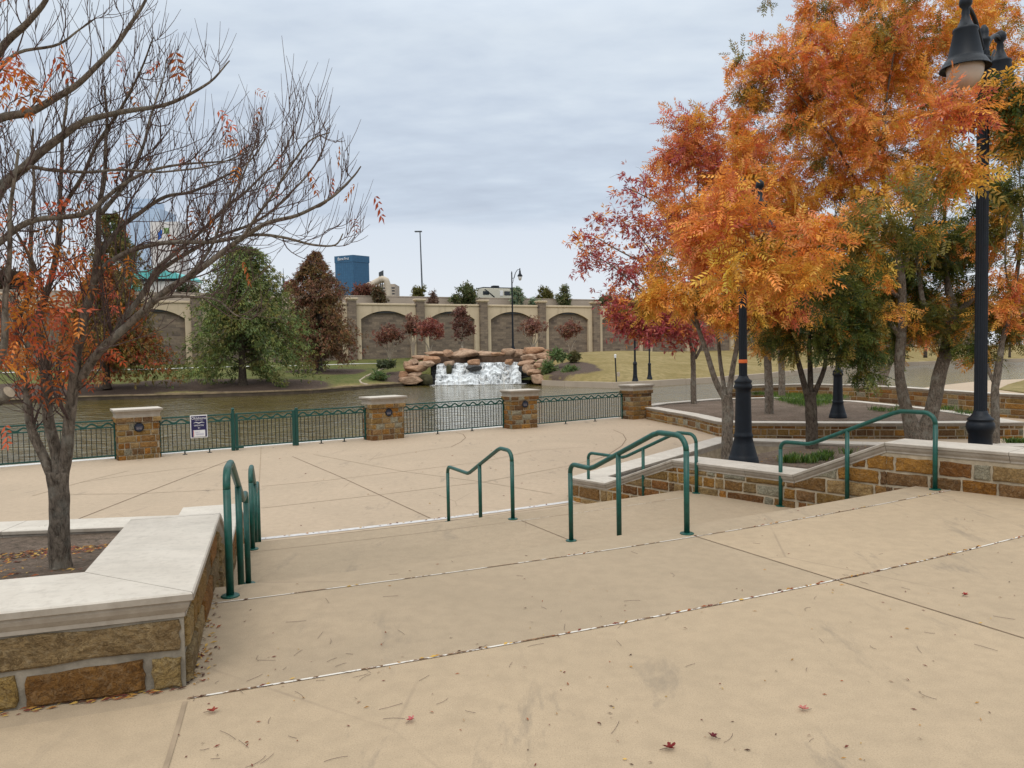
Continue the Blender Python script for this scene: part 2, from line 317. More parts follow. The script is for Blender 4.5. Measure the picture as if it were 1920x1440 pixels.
def mk_glass_tower(name, c1, c2):
    s = NT(name); c = s.N('ShaderNodeTexCoord'); sx = s.N('ShaderNodeSeparateXYZ'); s.L(c.outputs['Object'], sx.inputs[0])
    cb = s.N('ShaderNodeCombineXYZ'); s.L(s.math('ADD', sx.outputs[0], sx.outputs[1]), cb.inputs[0]); s.L(sx.outputs[2], cb.inputs[1])
    br = s.N('ShaderNodeTexBrick'); s.L(cb.outputs[0], br.inputs['Vector']); br.offset = 0.0; br.inputs['Scale'].default_value = 1.0
    br.inputs['Brick Width'].default_value = 1.7; br.inputs['Row Height'].default_value = 4.0; br.inputs['Mortar Size'].default_value = 0.12
    br.inputs['Color1'].default_value = c1; br.inputs['Color2'].default_value = c2; br.inputs['Mortar'].default_value = tuple(x * 0.8 for x in c1[:3]) + (1,)
    return s.fin(br.outputs['Color'], 0.35, 0.0, 0.35)
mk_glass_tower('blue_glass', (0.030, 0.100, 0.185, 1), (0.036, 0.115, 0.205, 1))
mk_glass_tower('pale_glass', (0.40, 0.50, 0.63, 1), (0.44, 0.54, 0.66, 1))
def mk_caulk():
    s = NT('joint_caulk'); v = s.coord(); a = s.noise(v, 3.2, 4, 0.7); b = s.noise(v, 45, 3, 0.7)
    col = s.mix(s.ramp(b, [(0.4, G3(0)), (0.6, G3(1))]), (0.10, 0.055, 0.030, 1), (0.26, 0.155, 0.085, 1))
    k = s.math('ADD', a, s.math('MULTIPLY', s.math('SUBTRACT', b, 0.5), 0.25))
    col = s.mix(s.ramp(k, [(0.46, G3(0)), (0.50, G3(1))]), col, (0.66, 0.61, 0.54, 1))
    return s.fin(col, 0.9, 0, 0.2)
mk_caulk()
mk('joint_dark', (0.20, 0.142, 0.095, 1), 0.95, 0, 0.1, 0.3, 8)
mk('joint_faint', (0.33, 0.25, 0.17, 1), 0.95, 0, 0.1, 0.2, 5)
mk('joint_pale', (0.56, 0.54, 0.52, 1), 0.8, 0, 0.2, 0.15, 12)
# ------------------------------------------------------------------ object helpers
def link(name, me, mat=None, parent=None):
    o = bpy.data.objects.new(name, me); COL.objects.link(o)
    if parent is not None: o.parent = parent
    if mat and me is not None: me.materials.append(MATS[mat])
    return o
def empty(name, loc=(0, 0, 0), rz=0.0):
    o = bpy.data.objects.new(name, None); COL.objects.link(o); o.location = loc; o.rotation_euler = (0, 0, rz); o.empty_display_size = 0.2
    return o
def tag(o, label, cat, group=None):
    o['label'] = label; o['category'] = cat
    if group: o['group'] = group
    return o
def struct(o, kind='structure'): o['kind'] = kind; return o
def copy_tree(o, parent=None):
    c = o.copy(); COL.objects.link(c)
    if parent is not None: c.parent = parent
    for ch in list(o.children): copy_tree(ch, c)
    return c
class MB:
    def __init__(s): s.v = []; s.f = []; s.c = []
    def add(s, vs, fs, col=None):
        b = len(s.v); s.v.extend([tuple(p) for p in vs]); s.f.extend([tuple(i + b for i in f) for f in fs])
        if col is not None: s.c.extend([col] * len(vs))
    def box(s, c, size, rz=0.0, bev=0.0):
        x, y, z = (d / 2 for d in size); ca, sa = math.cos(rz), math.sin(rz); b = min(bev, x * .9, y * .9, z * .9)
        def t(p): return (c[0] + p[0] * ca - p[1] * sa, c[1] + p[0] * sa + p[1] * ca, c[2] + p[2])
        if b <= 0:
            P = [(i, j, k) for k in (-z, z) for j in (-y, y) for i in (-x, x)]
            s.add([t(p) for p in P], [(0, 2, 3, 1), (4, 5, 7, 6), (0, 1, 5, 4), (2, 6, 7, 3), (0, 4, 6, 2), (1, 3, 7, 5)])
        else:
            rings = []
            for (zz, ins) in ((-z, b), (-z + b, 0), (z - b, 0), (z, b)):
                xx, yy = x - ins, y - ins; q = b if ins == 0 else b * .4
                rings.append([(-xx + q, -yy, zz), (xx - q, -yy, zz), (xx, -yy + q, zz), (xx, yy - q, zz), (xx - q, yy, zz), (-xx + q, yy, zz), (-xx, yy - q, zz), (-xx, -yy + q, zz)])
            V = [t(p) for r in rings for p in r]; F = []
            for i in range(3):
                for j in range(8): F.append((i * 8 + j, i * 8 + (j + 1) % 8, i * 8 + 8 + (j + 1) % 8, i * 8 + 8 + j))
            F.append(tuple(range(7, -1, -1))); F.append(tuple(range(24, 32))); s.add(V, F)
    def tube(s, pts, rad, n=8, cap=True, closed=False):
        P = [Vector(p) for p in pts]; m = len(P); V = []; F = []
        if isinstance(rad, (int, float)): rad = [rad] * m
        a = None
        for i in range(m):
            t = (P[min(i + 1, m - 1)] - P[max(i - 1, 0)])
            if closed: t = P[(i + 1) % m] - P[i - 1]
            if t.length < 1e-9: t = Vector((0, 0, 1))
            t.normalize()
            if a is None:
                a = Vector((0, 0, 1)) if abs(t.z) < .9 else Vector((1, 0, 0))
            a = (a - t * a.dot(t))
            if a.length < 1e-6: a = t.orthogonal()
            a.normalize(); b = t.cross(a)
            for k in range(n):
                q = 2 * math.pi * k / n
                V.append(P[i] + (a * math.cos(q) + b * math.sin(q)) * rad[i])
        for i in range(m if closed else m - 1):
            for k in range(n):
                j = (i + 1) % m
                F.append((i * n + k, i * n + (k + 1) % n, j * n + (k + 1) % n, j * n + k))
        if cap and not closed:
            F.append(tuple(range(n - 1, -1, -1))); F.append(tuple((m - 1) * n + k for k in range(n)))
        s.add(V, F)
    def lathe(s, prof, n=20, o=(0, 0, 0)):
        V = []; F = []; m = len(prof)
        for r, z in prof:
            for k in range(n):
                q = 2 * math.pi * k / n; V.append((o[0] + r * math.cos(q), o[1] + r * math.sin(q), o[2] + z))
        for i in range(m - 1):
            for k in range(n): F.append((i * n + k, i * n + (k + 1) % n, (i + 1) * n + (k + 1) % n, (i + 1) * n + k))
        F.append(tuple(range(n - 1, -1, -1))); F.append(tuple((m - 1) * n + k for k in range(n))); s.add(V, F)
    def prism(s, poly, z0, z1):
        n = len(poly); V = [(x, y, z0) for x, y in poly] + [(x, y, z1) for x, y in poly]
        F = [(i, (i + 1) % n, n + (i + 1) % n, n + i) for i in range(n)]
        tr = tessellate_polygon([[Vector((x, y, 0)) for x, y in poly]])
        for t in tr: F.append(tuple(n + i for i in t)); F.append(tuple(reversed(t)))
        s.add(V, F)
    def mesh(s, name, smooth=False):
        me = bpy.data.meshes.new(name); me.from_pydata(s.v, [], s.f); me.validate(); me.update()
        bm = bmesh.new(); bm.from_mesh(me); bmesh.ops.recalc_face_normals(bm, faces=bm.faces); bm.to_mesh(me); bm.free()
        if s.c and len(s.c) == len(me.vertices):
            a = me.color_attributes.new('Col', 'FLOAT_COLOR', 'POINT')
            a.data.foreach_set('color', np.array([(c[0], c[1], c[2], 1) for c in s.c], dtype=np.float32).ravel())
        if smooth: me.polygons.foreach_set('use_smooth', [True] * len(me.polygons))
        return me
    def build(s, name, mat, parent=None, smooth=False): return link(name, s.mesh(name, smooth), mat, parent)
def quads_obj(name, Q, C, mat, parent=None):
    """Q (n,4,3) quads, C (n,3) colours -> one mesh"""
    n = len(Q); me = bpy.data.meshes.new(name)
    me.vertices.add(n * 4); me.vertices.foreach_set('co', np.asarray(Q, np.float32).ravel())
    me.loops.add(n * 4); me.loops.foreach_set('vertex_index', np.arange(n * 4, dtype=np.int32))
    me.polygons.add(n); me.polygons.foreach_set('loop_start', np.arange(0, n * 4, 4, dtype=np.int32)); me.polygons.foreach_set('loop_total', np.full(n, 4, np.int32))
    me.update(calc_edges=True)
    a = me.color_attributes.new('Col', 'FLOAT_COLOR', 'POINT')
    c4 = np.ones((n, 4, 4), np.float32); c4[:, :, :3] = np.asarray(C)[:, None, :]
    a.data.foreach_set('color', c4.ravel()); return link(name, me, mat, parent)
# ------------------------------------------------------------------ plan path + masonry
class Path:
    def __init__(s, pts, side=-1, closed=False):
        s.p = [Vector((x, y)) for x, y in pts]; s.side = side; s.S = [0.0]
        for a, b in zip(s.p, s.p[1:]): s.S.append(s.S[-1] + (b - a).length)
        s.n = []
        for a, b in zip(s.p, s.p[1:]):
            d = (b - a).normalized(); s.n.append(Vector((-d.y, d.x)) * side)
    @property
    def len(s): return s.S[-1]
    def at(s, q, o=0.0):
        q = max(0.0, min(s.len, q))
        for i in range(len(s.n)):
            if q <= s.S[i + 1] + 1e-9: break
        f = (q - s.S[i]) / max(1e-9, s.S[i + 1] - s.S[i]); p = s.p[i].lerp(s.p[i + 1], f); n = s.n[i]
        if abs(q - s.S[i]) < 4.5e-3 and i > 0: m = s.n[i - 1]; k = (n + m) / (1 + n.dot(m))
        elif abs(q - s.S[i + 1]) < 4.5e-3 and i + 1 < len(s.n): m = s.n[i + 1]; k = (n + m) / (1 + n.dot(m))
        else: k = n
        return p + k * o
def lerp_tab(tab, q):
    if q <= tab[0][0]: return tab[0][1]
    for (a, za), (b, zb) in zip(tab, tab[1:]):
        if q <= b: return za + (zb - za) * (q - a) / max(1e-9, b - a)
    return tab[-1][1]
PAL = [lin(170, 116, 44, .85), lin(150, 112, 62, .9), lin(138, 104, 66, .85), lin(166, 138, 94, .9), lin(162, 128, 70, .9), lin(122, 90, 58, .85), lin(160, 156, 138, .9), lin(156, 124, 82), lin(146, 98, 48, .8), lin(170, 142, 94, .9), lin(176, 128, 58, .85)]
def clip(poly, a, b, c):                # keep a*s + b*z <= c
    out = []
    for i in range(len(poly)):
        p, q = poly[i], poly[(i + 1) % len(poly)]; fp = a * p[0] + b * p[1] - c; fq = a * q[0] + b * q[1] - c
        if fp <= 0: out.append(p)
        if fp * fq < 0: t = fp / (fp - fq); out.append((p[0] + (q[0] - p[0]) * t, p[1] + (q[1] - p[1]) * t))
    return out
def stones(path, s0, s1, zb, top, rng, hs=(.15, .22), ls=(.22, .62), gap=.022, depth=.02, rough=.006, pal=PAL, fine=True, skip_corner=True, fixed=None):
    fixed = fixed or []; mb = MB(); brk = sorted(set([s0, s1] + [q for q, _ in top if s0 < q < s1] + [q for q in path.S if s0 < q < s1])); corners = [q for q in path.S]
    def put(pl, cs, cz, ex, ez, col):
        ring = []
        for i in range(len(pl)):
            p, r_ = pl[i], pl[(i + 1) % len(pl)]; m = 4 if fine else 1
            for j in range(m):
                t = j / m; ring.append((p[0] + (r_[0] - p[0]) * t + rng.uniform(-rough, rough), p[1] + (r_[1] - p[1]) * t + rng.uniform(-rough, rough)))
        dd = depth * rng.uniform(.55, 1.25); V = []; n = len(ring)
        for (ins, off) in ((0, -.012), (.004, dd * .5), (.016, dd)):
            for (sx, sz) in ring:
                fx = 1 - min(.6, 2 * ins / ex); fz = 1 - min(.6, 2 * ins / ez)
                p = path.at(min(max(cs + (sx - cs) * fx, 0), path.len), off + (rng.uniform(-.003, .003) if ins else 0)); V.append((p.x, p.y, cz + (sz - cz) * fz))
        p = path.at(cs, dd * 1.15 + rng.uniform(0, .006)); V.append((p.x, p.y, cz))
        F = [(i, (i + 1) % n, n + (i + 1) % n, n + i) for i in range(n)] + [(n + i, n + (i + 1) % n, 2 * n + (i + 1) % n, 2 * n + i) for i in range(n)]
        F += [(2 * n + i, 2 * n + (i + 1) % n, 3 * n) for i in range(n)]
        c = col or rng.choice(pal); g = rng.uniform(.75, 1.2); mb.add(V, F, (c[0] * g, c[1] * g, c[2] * g))
    zmax = max(z for _, z in top); z = zb
    while z < zmax:
        h = rng.uniform(*hs); q = s0 - rng.uniform(0, ls[0])
        while q < s1:
            l = rng.uniform(*ls) if rng.random() < .75 else rng.uniform(ls[0] * .6, ls[0]); e = min(q + l, s1)
            for x in brk:
                if q < x < e and (x in corners): e = x if x - q > .05 else e
            base = [(max(q, s0) + gap / 2, z + gap / 2), (e - gap / 2, z + gap / 2), (e - gap / 2, z + h - gap / 2), (max(q, s0) + gap / 2, z + h - gap / 2)]
            if any(q < f[1] and e > f[0] and z < f[3] - .01 and z + h > f[2] + .01 for f in fixed):
                q = e; continue
            for a, b in zip(brk, brk[1:]):
                if e <= a or q >= b: continue
                za, zc = lerp_tab(top, a), lerp_tab(top, b); k = (zc - za) / (b - a)
                pl = clip(base, 1, 0, b) if e > b + 1e-6 else base
                pl = clip(pl, -1, 0, -a) if q < a - 1e-6 and pl else pl
                if pl: pl = clip(pl, -k, 1, za - k * a)
                if len(pl) < 3: continue
                cs = sum(p[0] for p in pl) / len(pl); cz = sum(p[1] for p in pl) / len(pl)
                ex = max(p[0] for p in pl) - min(p[0] for p in pl); ez = max(p[1] for p in pl) - min(p[1] for p in pl)
                if ex < .03 or ez < .025: continue
                put(pl, cs, cz, ex, ez, None)
            q = e
        z += h
    for (a, b, z0, z1, c) in fixed:
        g = gap / 2; put([(a + g, z0 + g), (b - g, z0 + g), (b - g, z1 - g), (a + g, z1 - g)], (a + b) / 2, (z0 + z1) / 2, b - a, z1 - z0, c)
    return mb
def sweep(path, prof, cuts, top, mb=None, jit=0.0, rng=None):
    mb = mb or MB(); n = len(prof)
    V = []
    for q in cuts:
        z = lerp_tab(top, q)
        for o, dz in prof:
            p = path.at(q, o); V.append((p.x, p.y, z + dz))
    F = [(i * n + k, i * n + (k + 1) % n, (i + 1) * n + (k + 1) % n, (i + 1) * n + k) for i in range(len(cuts) - 1) for k in range(n)]
    F.append(tuple(range(n - 1, -1, -1))); F.append(tuple((len(cuts) - 1) * n + k for k in range(n)))
    mb.add(V, F); return mb
def seat_wall(name, label, path, zb, top, rng, w=.5, piece=1.5, hs=(.15, .22), ls=(.22, .62), fine=True, s_range=None, pal=PAL, cat='planter wall', cap_h=.10, over=.055, gap=.024, rough=.007, depth=.022, mort='mortar_tan', fixed=None):
    """stone-faced seat wall: mortar core, stones, moulded limestone cap in pieces"""
    root = tag(empty(name), label, cat)
    s0, s1 = s_range or (0, path.len)
    under = [(q, z - cap_h) for q, z in top]
    cuts = sorted(set([s0, s1] + [q for q, _ in top if s0 < q < s1] + [q for q in path.S if s0 < q < s1]))
    core = MB(); n = 4; V = []
    for q in cuts:
        z = lerp_tab(under, q) + .02
        for o, zz in ((0, zb), (0, z), (-w + .03, z), (-w + .03, zb)):
            p = path.at(q, o); V.append((p.x, p.y, zz))
    F = [(i * 4 + k, i * 4 + (k + 1) % 4, i * 4 + 4 + (k + 1) % 4, i * 4 + 4 + k) for i in range(len(cuts) - 1) for k in range(4)] + [(3, 2, 1, 0), tuple(len(V) - 4 + k for k in range(4))]
    core.add(V, F); core.build('mortar_core', mort, root)
    stones(path, s0, s1, zb, under, rng, hs, ls, fine=fine, pal=pal, gap=gap, rough=rough, depth=depth, fixed=fixed).build('stone_facing', 'rubble_stone', root)
    c = cap_h
    prof = [(-w, -.006), (-w + .006, 0), (over - .008, 0), (over, -.008), (over, -.30 * c), (over - .016, -.36 * c), (over - .016, -.46 * c), (over - .024, -.62 * c), (over - .038, -.78 * c), (over - .044, -.84 * c), (over - .044, -c), (-w + .02, -c), (-w + .02, -.4 * c), (-w, -.36 * c)]
    mb = MB(); q = s0; brks = [x for x, _ in top] + list(path.S)
    while q < s1 - 1e-6:
        e = min(s1, q + piece * rng.uniform(.85, 1.15))
        if s1 - e < piece * .4: e = s1
        for x in path.S[1:-1]:           # mitre joints fall on the corners
            i = path.S.index(x); turn = path.n[i - 1].dot(path.n[i])
            if turn < .9 and q + .02 < x < e + w * 1.3: e = x; break
            if turn < .9 and x <= q + .02 < x + w * 1.2 and e < x + w * 1.3: e = min(s1, x + w * 1.6)
        for x, _ in top:                # pieces break where the cap starts to slope
            if q + .05 < x < e and abs(x - s0) > .05: e = x; break
        a, b = q + (.003 if q > s0 else 0), e - (.003 if e < s1 else 0)
        cc = sorted(set([a, b] + [x for x in brks if a + .01 < x < b - .01])); sweep(path, prof, cc, top, mb); q = e
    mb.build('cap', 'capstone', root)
    return root
# ------------------------------------------------------------------ ground, water, plaza, stairs
ZL, ZM, ZU = 0.0, 0.49, 0.98
CX, CY = -15.0, 39.3                     # centre of the concentric steps
def A_(r, k): a = math.atan(k); return (CX + r * math.sin(a), CY - r * math.cos(a))
def sheet(name, poly, z, mat, thick=0.0, kind='structure'):
    mb = MB()
    if thick: mb.prism(poly, z - thick, z)
    else:
        tr = tessellate_polygon([[Vector((x, y, 0)) for x, y in poly]]); mb.add([(x, y, z) for x, y in poly], [tuple(t) for t in tr])
    return struct(mb.build(name, mat), kind)
sheet('ground', [(-900, -120), (900, -120), (900, 2600), (-900, 2600)], -2.2, 'asphalt')
sheet('water', [(-140, 6), (260, 6), (260, 260), (-140, 260)], -0.5, 'water')
# fence line in plan (front line of the pillars)
P1, P2, P3, P4 = (-10.13, 19.64), (-4.23, 23.13), (-0.02, 25.83), (4.50, 28.60)
edge = [(-60, -2.0), (-30, 8.9), (-17.6, 16.0), (-10.4, 20.55), (-4.5, 24.45), (-0.1, 27.2), (4.0, 29.9), (5.6, 31.6), (8.2, 35.2), (11.4, 37.6), (15.5, 38.6), (20, 41.5), (27.4, 48.8), (33, 53.6), (40, 56), (58, 62), (110, 74), (110, -20), (-60, -20)]
sheet('lower_plaza', edge, ZL, 'concrete_lower', 1.4)
cop = MB(); cp = Path(edge[:7], 1)
sweep(cp, [(.02, .006), (-.30, .006), (-.30, -.1), (.02, -.1)], cp.S, [(0, 0)], cop); struct(cop.build('canal_coping', 'coping_pale'))
led = MB(); sweep(cp, [(.42, -.28), (.025, -.28), (.025, -.7), (.42, -.7)], cp.S, [(0, 0)], led); struct(led.build('edge_shadow_ledge', 'curb_dark'))  # dark ledge added for the shadow line along the canal edge
def sector(r0, r1, k0, k1, z, n=48):
    V = []; F = []
    for i in range(n + 1):
        k = k0 + (k1 - k0) * i / n
        for r in (r0, r1): V.append((*A_(r, k), z))
    return V, [(2 * i, 2 * i + 1, 2 * i + 3, 2 * i + 2) for i in range(n)]
def stairs():
    mb = MB(); k0, k1, n = .34, .76, 60
    prof = []                            # (radius, z) from the upper plaza down
    prof += [(36.60, ZU)]
    for r, z0, z1 in ((36.18, ZU, ZU - .163), (35.80, ZU - .163, ZU - .326), (35.42, ZU - .326, ZM), (32.80, ZM, ZM - .163), (32.42, ZM - .163, ZM - .326), (32.04, ZM - .326, ZL)):
        prof += [(r + .022, z0), (r + .008, z0 - .006), (r, z0 - .02), (r, z1)]
    prof[-1] = (32.04, -.05)
    V = []; F = []; m = len(prof)
    for i in range(n + 1):
        k = k0 + (k1 - k0) * i / n
        for r, z in prof: V.append((*A_(r, k), z))
    for i in range(n):
        for j in range(m - 1): F.append((i * m + j, i * m + j + 1, (i + 1) * m + j + 1, (i + 1) * m + j))
    mb.add(V, F); o = mb.build('stairs', 'concrete_stair'); struct(o)
    # upper plaza from the joint behind the top nosing to behind the camera
    poly = [A_(36.60, .34 + .42 * i / 40) for i in range(41)]
    poly = [(-14, 1.0)] + poly[0:] + [(30, 16.0), (30, -12), (-14, -12)]
    sheet('upper_plaza', poly, ZU, 'concrete')
stairs()
def strip(pts, w, z, mb):
    p = Path(pts, 1); V = []; 
    for q in p.S:
        for o in (w / 2, -w / 2):
            a = p.at(q, o); V.append((a.x, a.y, z))
    mb.add(V, [(2 * i, 2 * i + 1, 2 * i + 3, 2 * i + 2) for i in range(len(p.S) - 1)])
def arc(r, k0, k1, n=40): return [A_(r, k0 + (k1 - k0) * i / n) for i in range(n + 1)]
def joints():
    m = MB(); strip(arc(36.58, .377, .655), .012, ZU + .004, m); strip(arc(38.07, .376, .72), .017, ZU + .004, m)
    strip(arc(33.26, .50, .62), .007, ZM + .004, m); struct(m.build('expansion_joint', 'joint_caulk'))
    m = MB()
    for k in (.509, ): strip([A_(36.56, k), A_(44.5, k)], .010, ZU + .004, m); strip([A_(33.26, k), A_(35.40, k)], .011, ZM + .004, m)
    strip(arc(33.26, .39, .50), .006, ZM + .004, m)
    g = lambda *p: [G(x, y, 0) for x, y in p]
    strip(g((548, 856), (640, 895), (807, 972)), .020, .004, m); strip(g((140, 976), (280, 921), (426, 865)), .024, .004, m)
    strip(g((855, 811), (868, 814), (873, 821), (864, 829), (846, 838)), .022, .004, m); strip(g((1150, 806), (1168, 814), (1174, 824), (1166, 836), (1143, 851)), .026, .004, m)
    struct(m.build('control_joint', 'joint_dark'))
    m = MB(); strip([A_(38.1, .3757), G(335, 1360, ZU), G(318, 1417, ZU), G(309, 1445, ZU), G(300, 1500, ZU)], .022, ZU + .004, m)
    strip(g((490, 912), (620, 900), (756, 884), (905, 866), (1000, 845)), .018, .004, m); strip(g((490, 953), (719, 927), (906, 904), (1064, 874), (1180, 845)), .018, .004, m)
    strip(g((587, 852), (756, 884), (906, 904), (1035, 926)), .016, .004, m); strip(g((128, 927), (254, 926), (420, 918)), .018, .004, m); strip(g((60, 930), (150, 905), (240, 883)), .018, .004, m)
    strip(g((150, 905), (250, 890), (330, 880), (420, 872)), .016, .004, m); strip(g((846, 838), (760, 850), (690, 862)), .016, .004, m); strip(g((1143, 851), (1100, 870), (1060, 880)), .018, .004, m)
    strip(g((1000, 845), (1100, 838)), .016, .004, m); strip(g((490, 830), (488, 870), (484, 940)), .018, .004, m)
    strip(arc(30.72, .38, .64), .02, .004, m); struct(m.build('scored_joint', 'joint_faint'))
    m = MB(); strip(arc(30.52, .388, .625), .13, .005, m); struct(m.build('trench_drain', 'joint_pale'))
joints()
# ------------------------------------------------------------------ planter walls
UW, MW, LW = 1.47, 0.95, 0.42
A0 = Vector((1.03, 13.37)); WD = Vector((4.38, -5.28)).normalized(); WN = Vector((-WD.y, WD.x))   # WN points into the planter
BK = [(13.0, 16.3), (8.2, 17.45), (5.05, 18.9)]
END = A0 + WD * 10.5
rp = Path(BK + [tuple(A0), tuple(END)], -1)
# WN must point away from the stairs
if WN.dot(Vector((8, 14)) - A0) < 0: WN = -WN
sA = rp.S[3]
tabR = [(0, LW), (sA + .82, LW), (sA + 2.22, MW), (sA + 4.22, MW), (sA + 5.42, UW), (rp.len, UW)]
seat_wall('planter_wall', 'long tan stone planter wall stepping down beside the right hand railings', rp, -.1, tabR, random.Random(11), w=.48, piece=1.35, cap_h=.125)
C0 = Vector((-1.67, 3.81)); LD = Vector((-.294, .956)).normalized(); FD = Vector((.952, .306)).normalized()
e1 = C0 + LD * 7.4
lp = Path([tuple(C0 - FD * 7), tuple(C0), tuple(e1), tuple(e1 + Vector((-.956, -.294)) * .56)], -1)
tabL = [(0, UW), (7 + 1.98, UW), (7 + 3.2, MW), (7 + 5.15, MW), (7 + 6.5, LW), (lp.len, LW)]
PALN = [lin(152, 130, 90), lin(146, 100, 42), lin(158, 138, 98), lin(138, 116, 80), lin(150, 116, 58), lin(158, 134, 88), lin(146, 124, 84)]
seat_wall('planter_wall', 'stone planter wall with a wide pale cap, nearest at lower left', lp, -.130, tabL, random.Random(5), w=.56, piece=2.1, hs=(.184, .1845), ls=(.3, .66), pal=PALN, cap_h=.13, gap=.032, rough=.009, depth=.03, mort='mortar', fixed=[(5.25, 5.87, 1.157, 1.342, lin(150, 128, 88)), (5.87, 6.17, 1.157, 1.342, lin(160, 160, 144)), (6.17, 6.998, 1.157, 1.342, lin(152, 130, 94)), (5.15, 5.70, .972, 1.157, lin(132, 108, 68)), (5.70, 6.28, .972, 1.157, lin(154, 128, 76)), (6.28, 6.83, .972, 1.157, lin(136, 98, 50)), (6.83, 6.998, .972, 1.157, lin(150, 128, 84))])
bp = Path([(-3.52, 8.08), (-3.86, 8.05), (-5.33, 7.9), (-12, 7.2)], -1)
seat_wall('planter_wall', 'low back wall of the bare tree planter, pale cap facing the canal plaza', bp, -.1, [(0, .956), (bp.len, .956)], random.Random(6), w=.44, fine=False)
cv = [(5.02, 28.75), (5.42, 26.9), (5.72, 25.7), (5.9, 24.66), (6.0, 23.6), (6.12, 22.75), (6.6, 22.3), (9.0, 21.7), (11.5, 21.25), (14.0, 21.0)]
cvp = Path(cv, -1)
seat_wall('planter_wall', 'curved stone seat wall from the corner pillar round the far tree bed', cvp, -.1, [(0, .45), (cvp.len, .45)], random.Random(7), w=.44, fine=False, piece=1.9, ls=(.2, .5))
bkp = Path([(14.0, 21.0), (14.3, 23.7), (14.3, 26.3), (13.6, 30.2), (11.4, 33.4), (8.6, 33.0), (5.95, 31.0), (5.0, 29.7)], -1)
seat_wall('planter_wall', 'low back edge of the far tree bed along the canal path', bkp, -.1, [(0, .44), (bkp.len, .44)], random.Random(8), w=.36, fine=False, piece=2.2)
ow = Path([(10.0, 35.9), (12.1, 36.9), (14.2, 36.9), (15.7, 35.0), (16.5, 32.4), (16.8, 29.6), (17.1, 27.5), (17.9, 25.6), (20, 23.4), (25, 20.5)], 1)
if ow.n[3].dot(Vector((10, 30)) - ow.p[3]) < 0: ow = Path([tuple(p) for p in ow.p], -1)
seat_wall('retaining_wall', 'taller curved stone wall behind the far tree bed, pale coping', ow, -.1, [(0, .80), (ow.len, .86)], random.Random(9), w=.4, fine=False, piece=2.4, hs=(.17, .25), ls=(.3, .8))
# soil
def soil_right():
    fb = []                              # depth of the bed at each station along the front wall
    line = [Vector(p) for p in [tuple(A0)] + BK[::-1]]
    def depth(s):
        o = A0 + WD * s
        best = 0
        for a, b in zip(line, line[1:]):
            d = b - a; den = WN.x * d.y - WN.y * d.x
            if abs(den) < 1e-9: continue
            t = ((a.x - o.x) * d.y - (a.y - o.y) * d.x) / den; u = ((a.x - o.x) * WN.y - (a.y - o.y) * WN.x) / den
            if 0 <= u <= 1 and t > 0: best = max(best, t)
        return best or 1e-3
    return depth
_dep = soil_right()
def zsoilR(x, y):
    v = Vector((x, y)) - A0; s = v.dot(WD); d = v.dot(WN)
    zf = lerp_tab(tabR, sA + max(0, s)) - .115
    t = min(1, max(0, d / max(.3, _dep(max(.0, s)))))
    z = zf + (LW - .055 - zf) * t
    return z + .018 * noise.noise((x * 2, y * 2, 0)) + .03 * noise.noise((x * .6, y * .6, 3))
def grid_surface(name, P, Q, ns, nt, zf, mat, kind='structure'):
    mb = MB(); V = []
    for i in range(ns + 1):
        a, b = P(i / ns), Q(i / ns)
        for j in range(nt + 1):
            x, y = a[0] + (b[0] - a[0]) * j / nt, a[1] + (b[1] - a[1]) * j / nt; V.append((x, y, zf(x, y)))
    n = nt + 1; mb.add(V, [(i * n + j, i * n + j + 1, (i + 1) * n + j + 1, (i + 1) * n + j) for i in range(ns) for j in range(nt)])
    return struct(mb.build(name, mat, None, True), kind)
grid_surface('planter_soil', lambda u: A0 + WD * (.4 + 9.9 * u) + WN * .3, lambda u: A0 + WD * (.4 + 9.9 * u) + WN * max(.31, _dep(.4 + 9.9 * u) - .3), 90, 60, zsoilR, 'soil')
def zsoilL(x, y):
    v = Vector((x, y)) - C0; f = v.dot(Vector((-FD.y, FD.x)))
    t = min(1, max(0, (f - .3) / 3.6)); z = 1.37 + (.89 - 1.37) * t
    return z + .02 * noise.noise((x * 3, y * 3, 0)) + .03 * noise.noise((x * .8, y * .8, 3))
grid_surface('planter_soil', lambda u: C0 - FD * (6.8 * (1 - u) + .2) + Vector((-FD.y, FD.x)) * .3, lambda u: Vector((-11.5 + 8.3 * u, 7.25 + .75 * u)), 90, 50, zsoilL, 'soil')
def zsoilF(x, y): return .36 + .03 * noise.noise((x * .8, y * .8, 1)) + .10 * max(0, 1 - ((x - 10.5) ** 2 + (y - 27) ** 2) / 40)
grid_surface('planter_soil', lambda u: cvp.at(cvp.len * u, -.3), lambda u: bkp.at(bkp.len * (1 - u), -.25), 60, 40, zsoilF, 'soil')
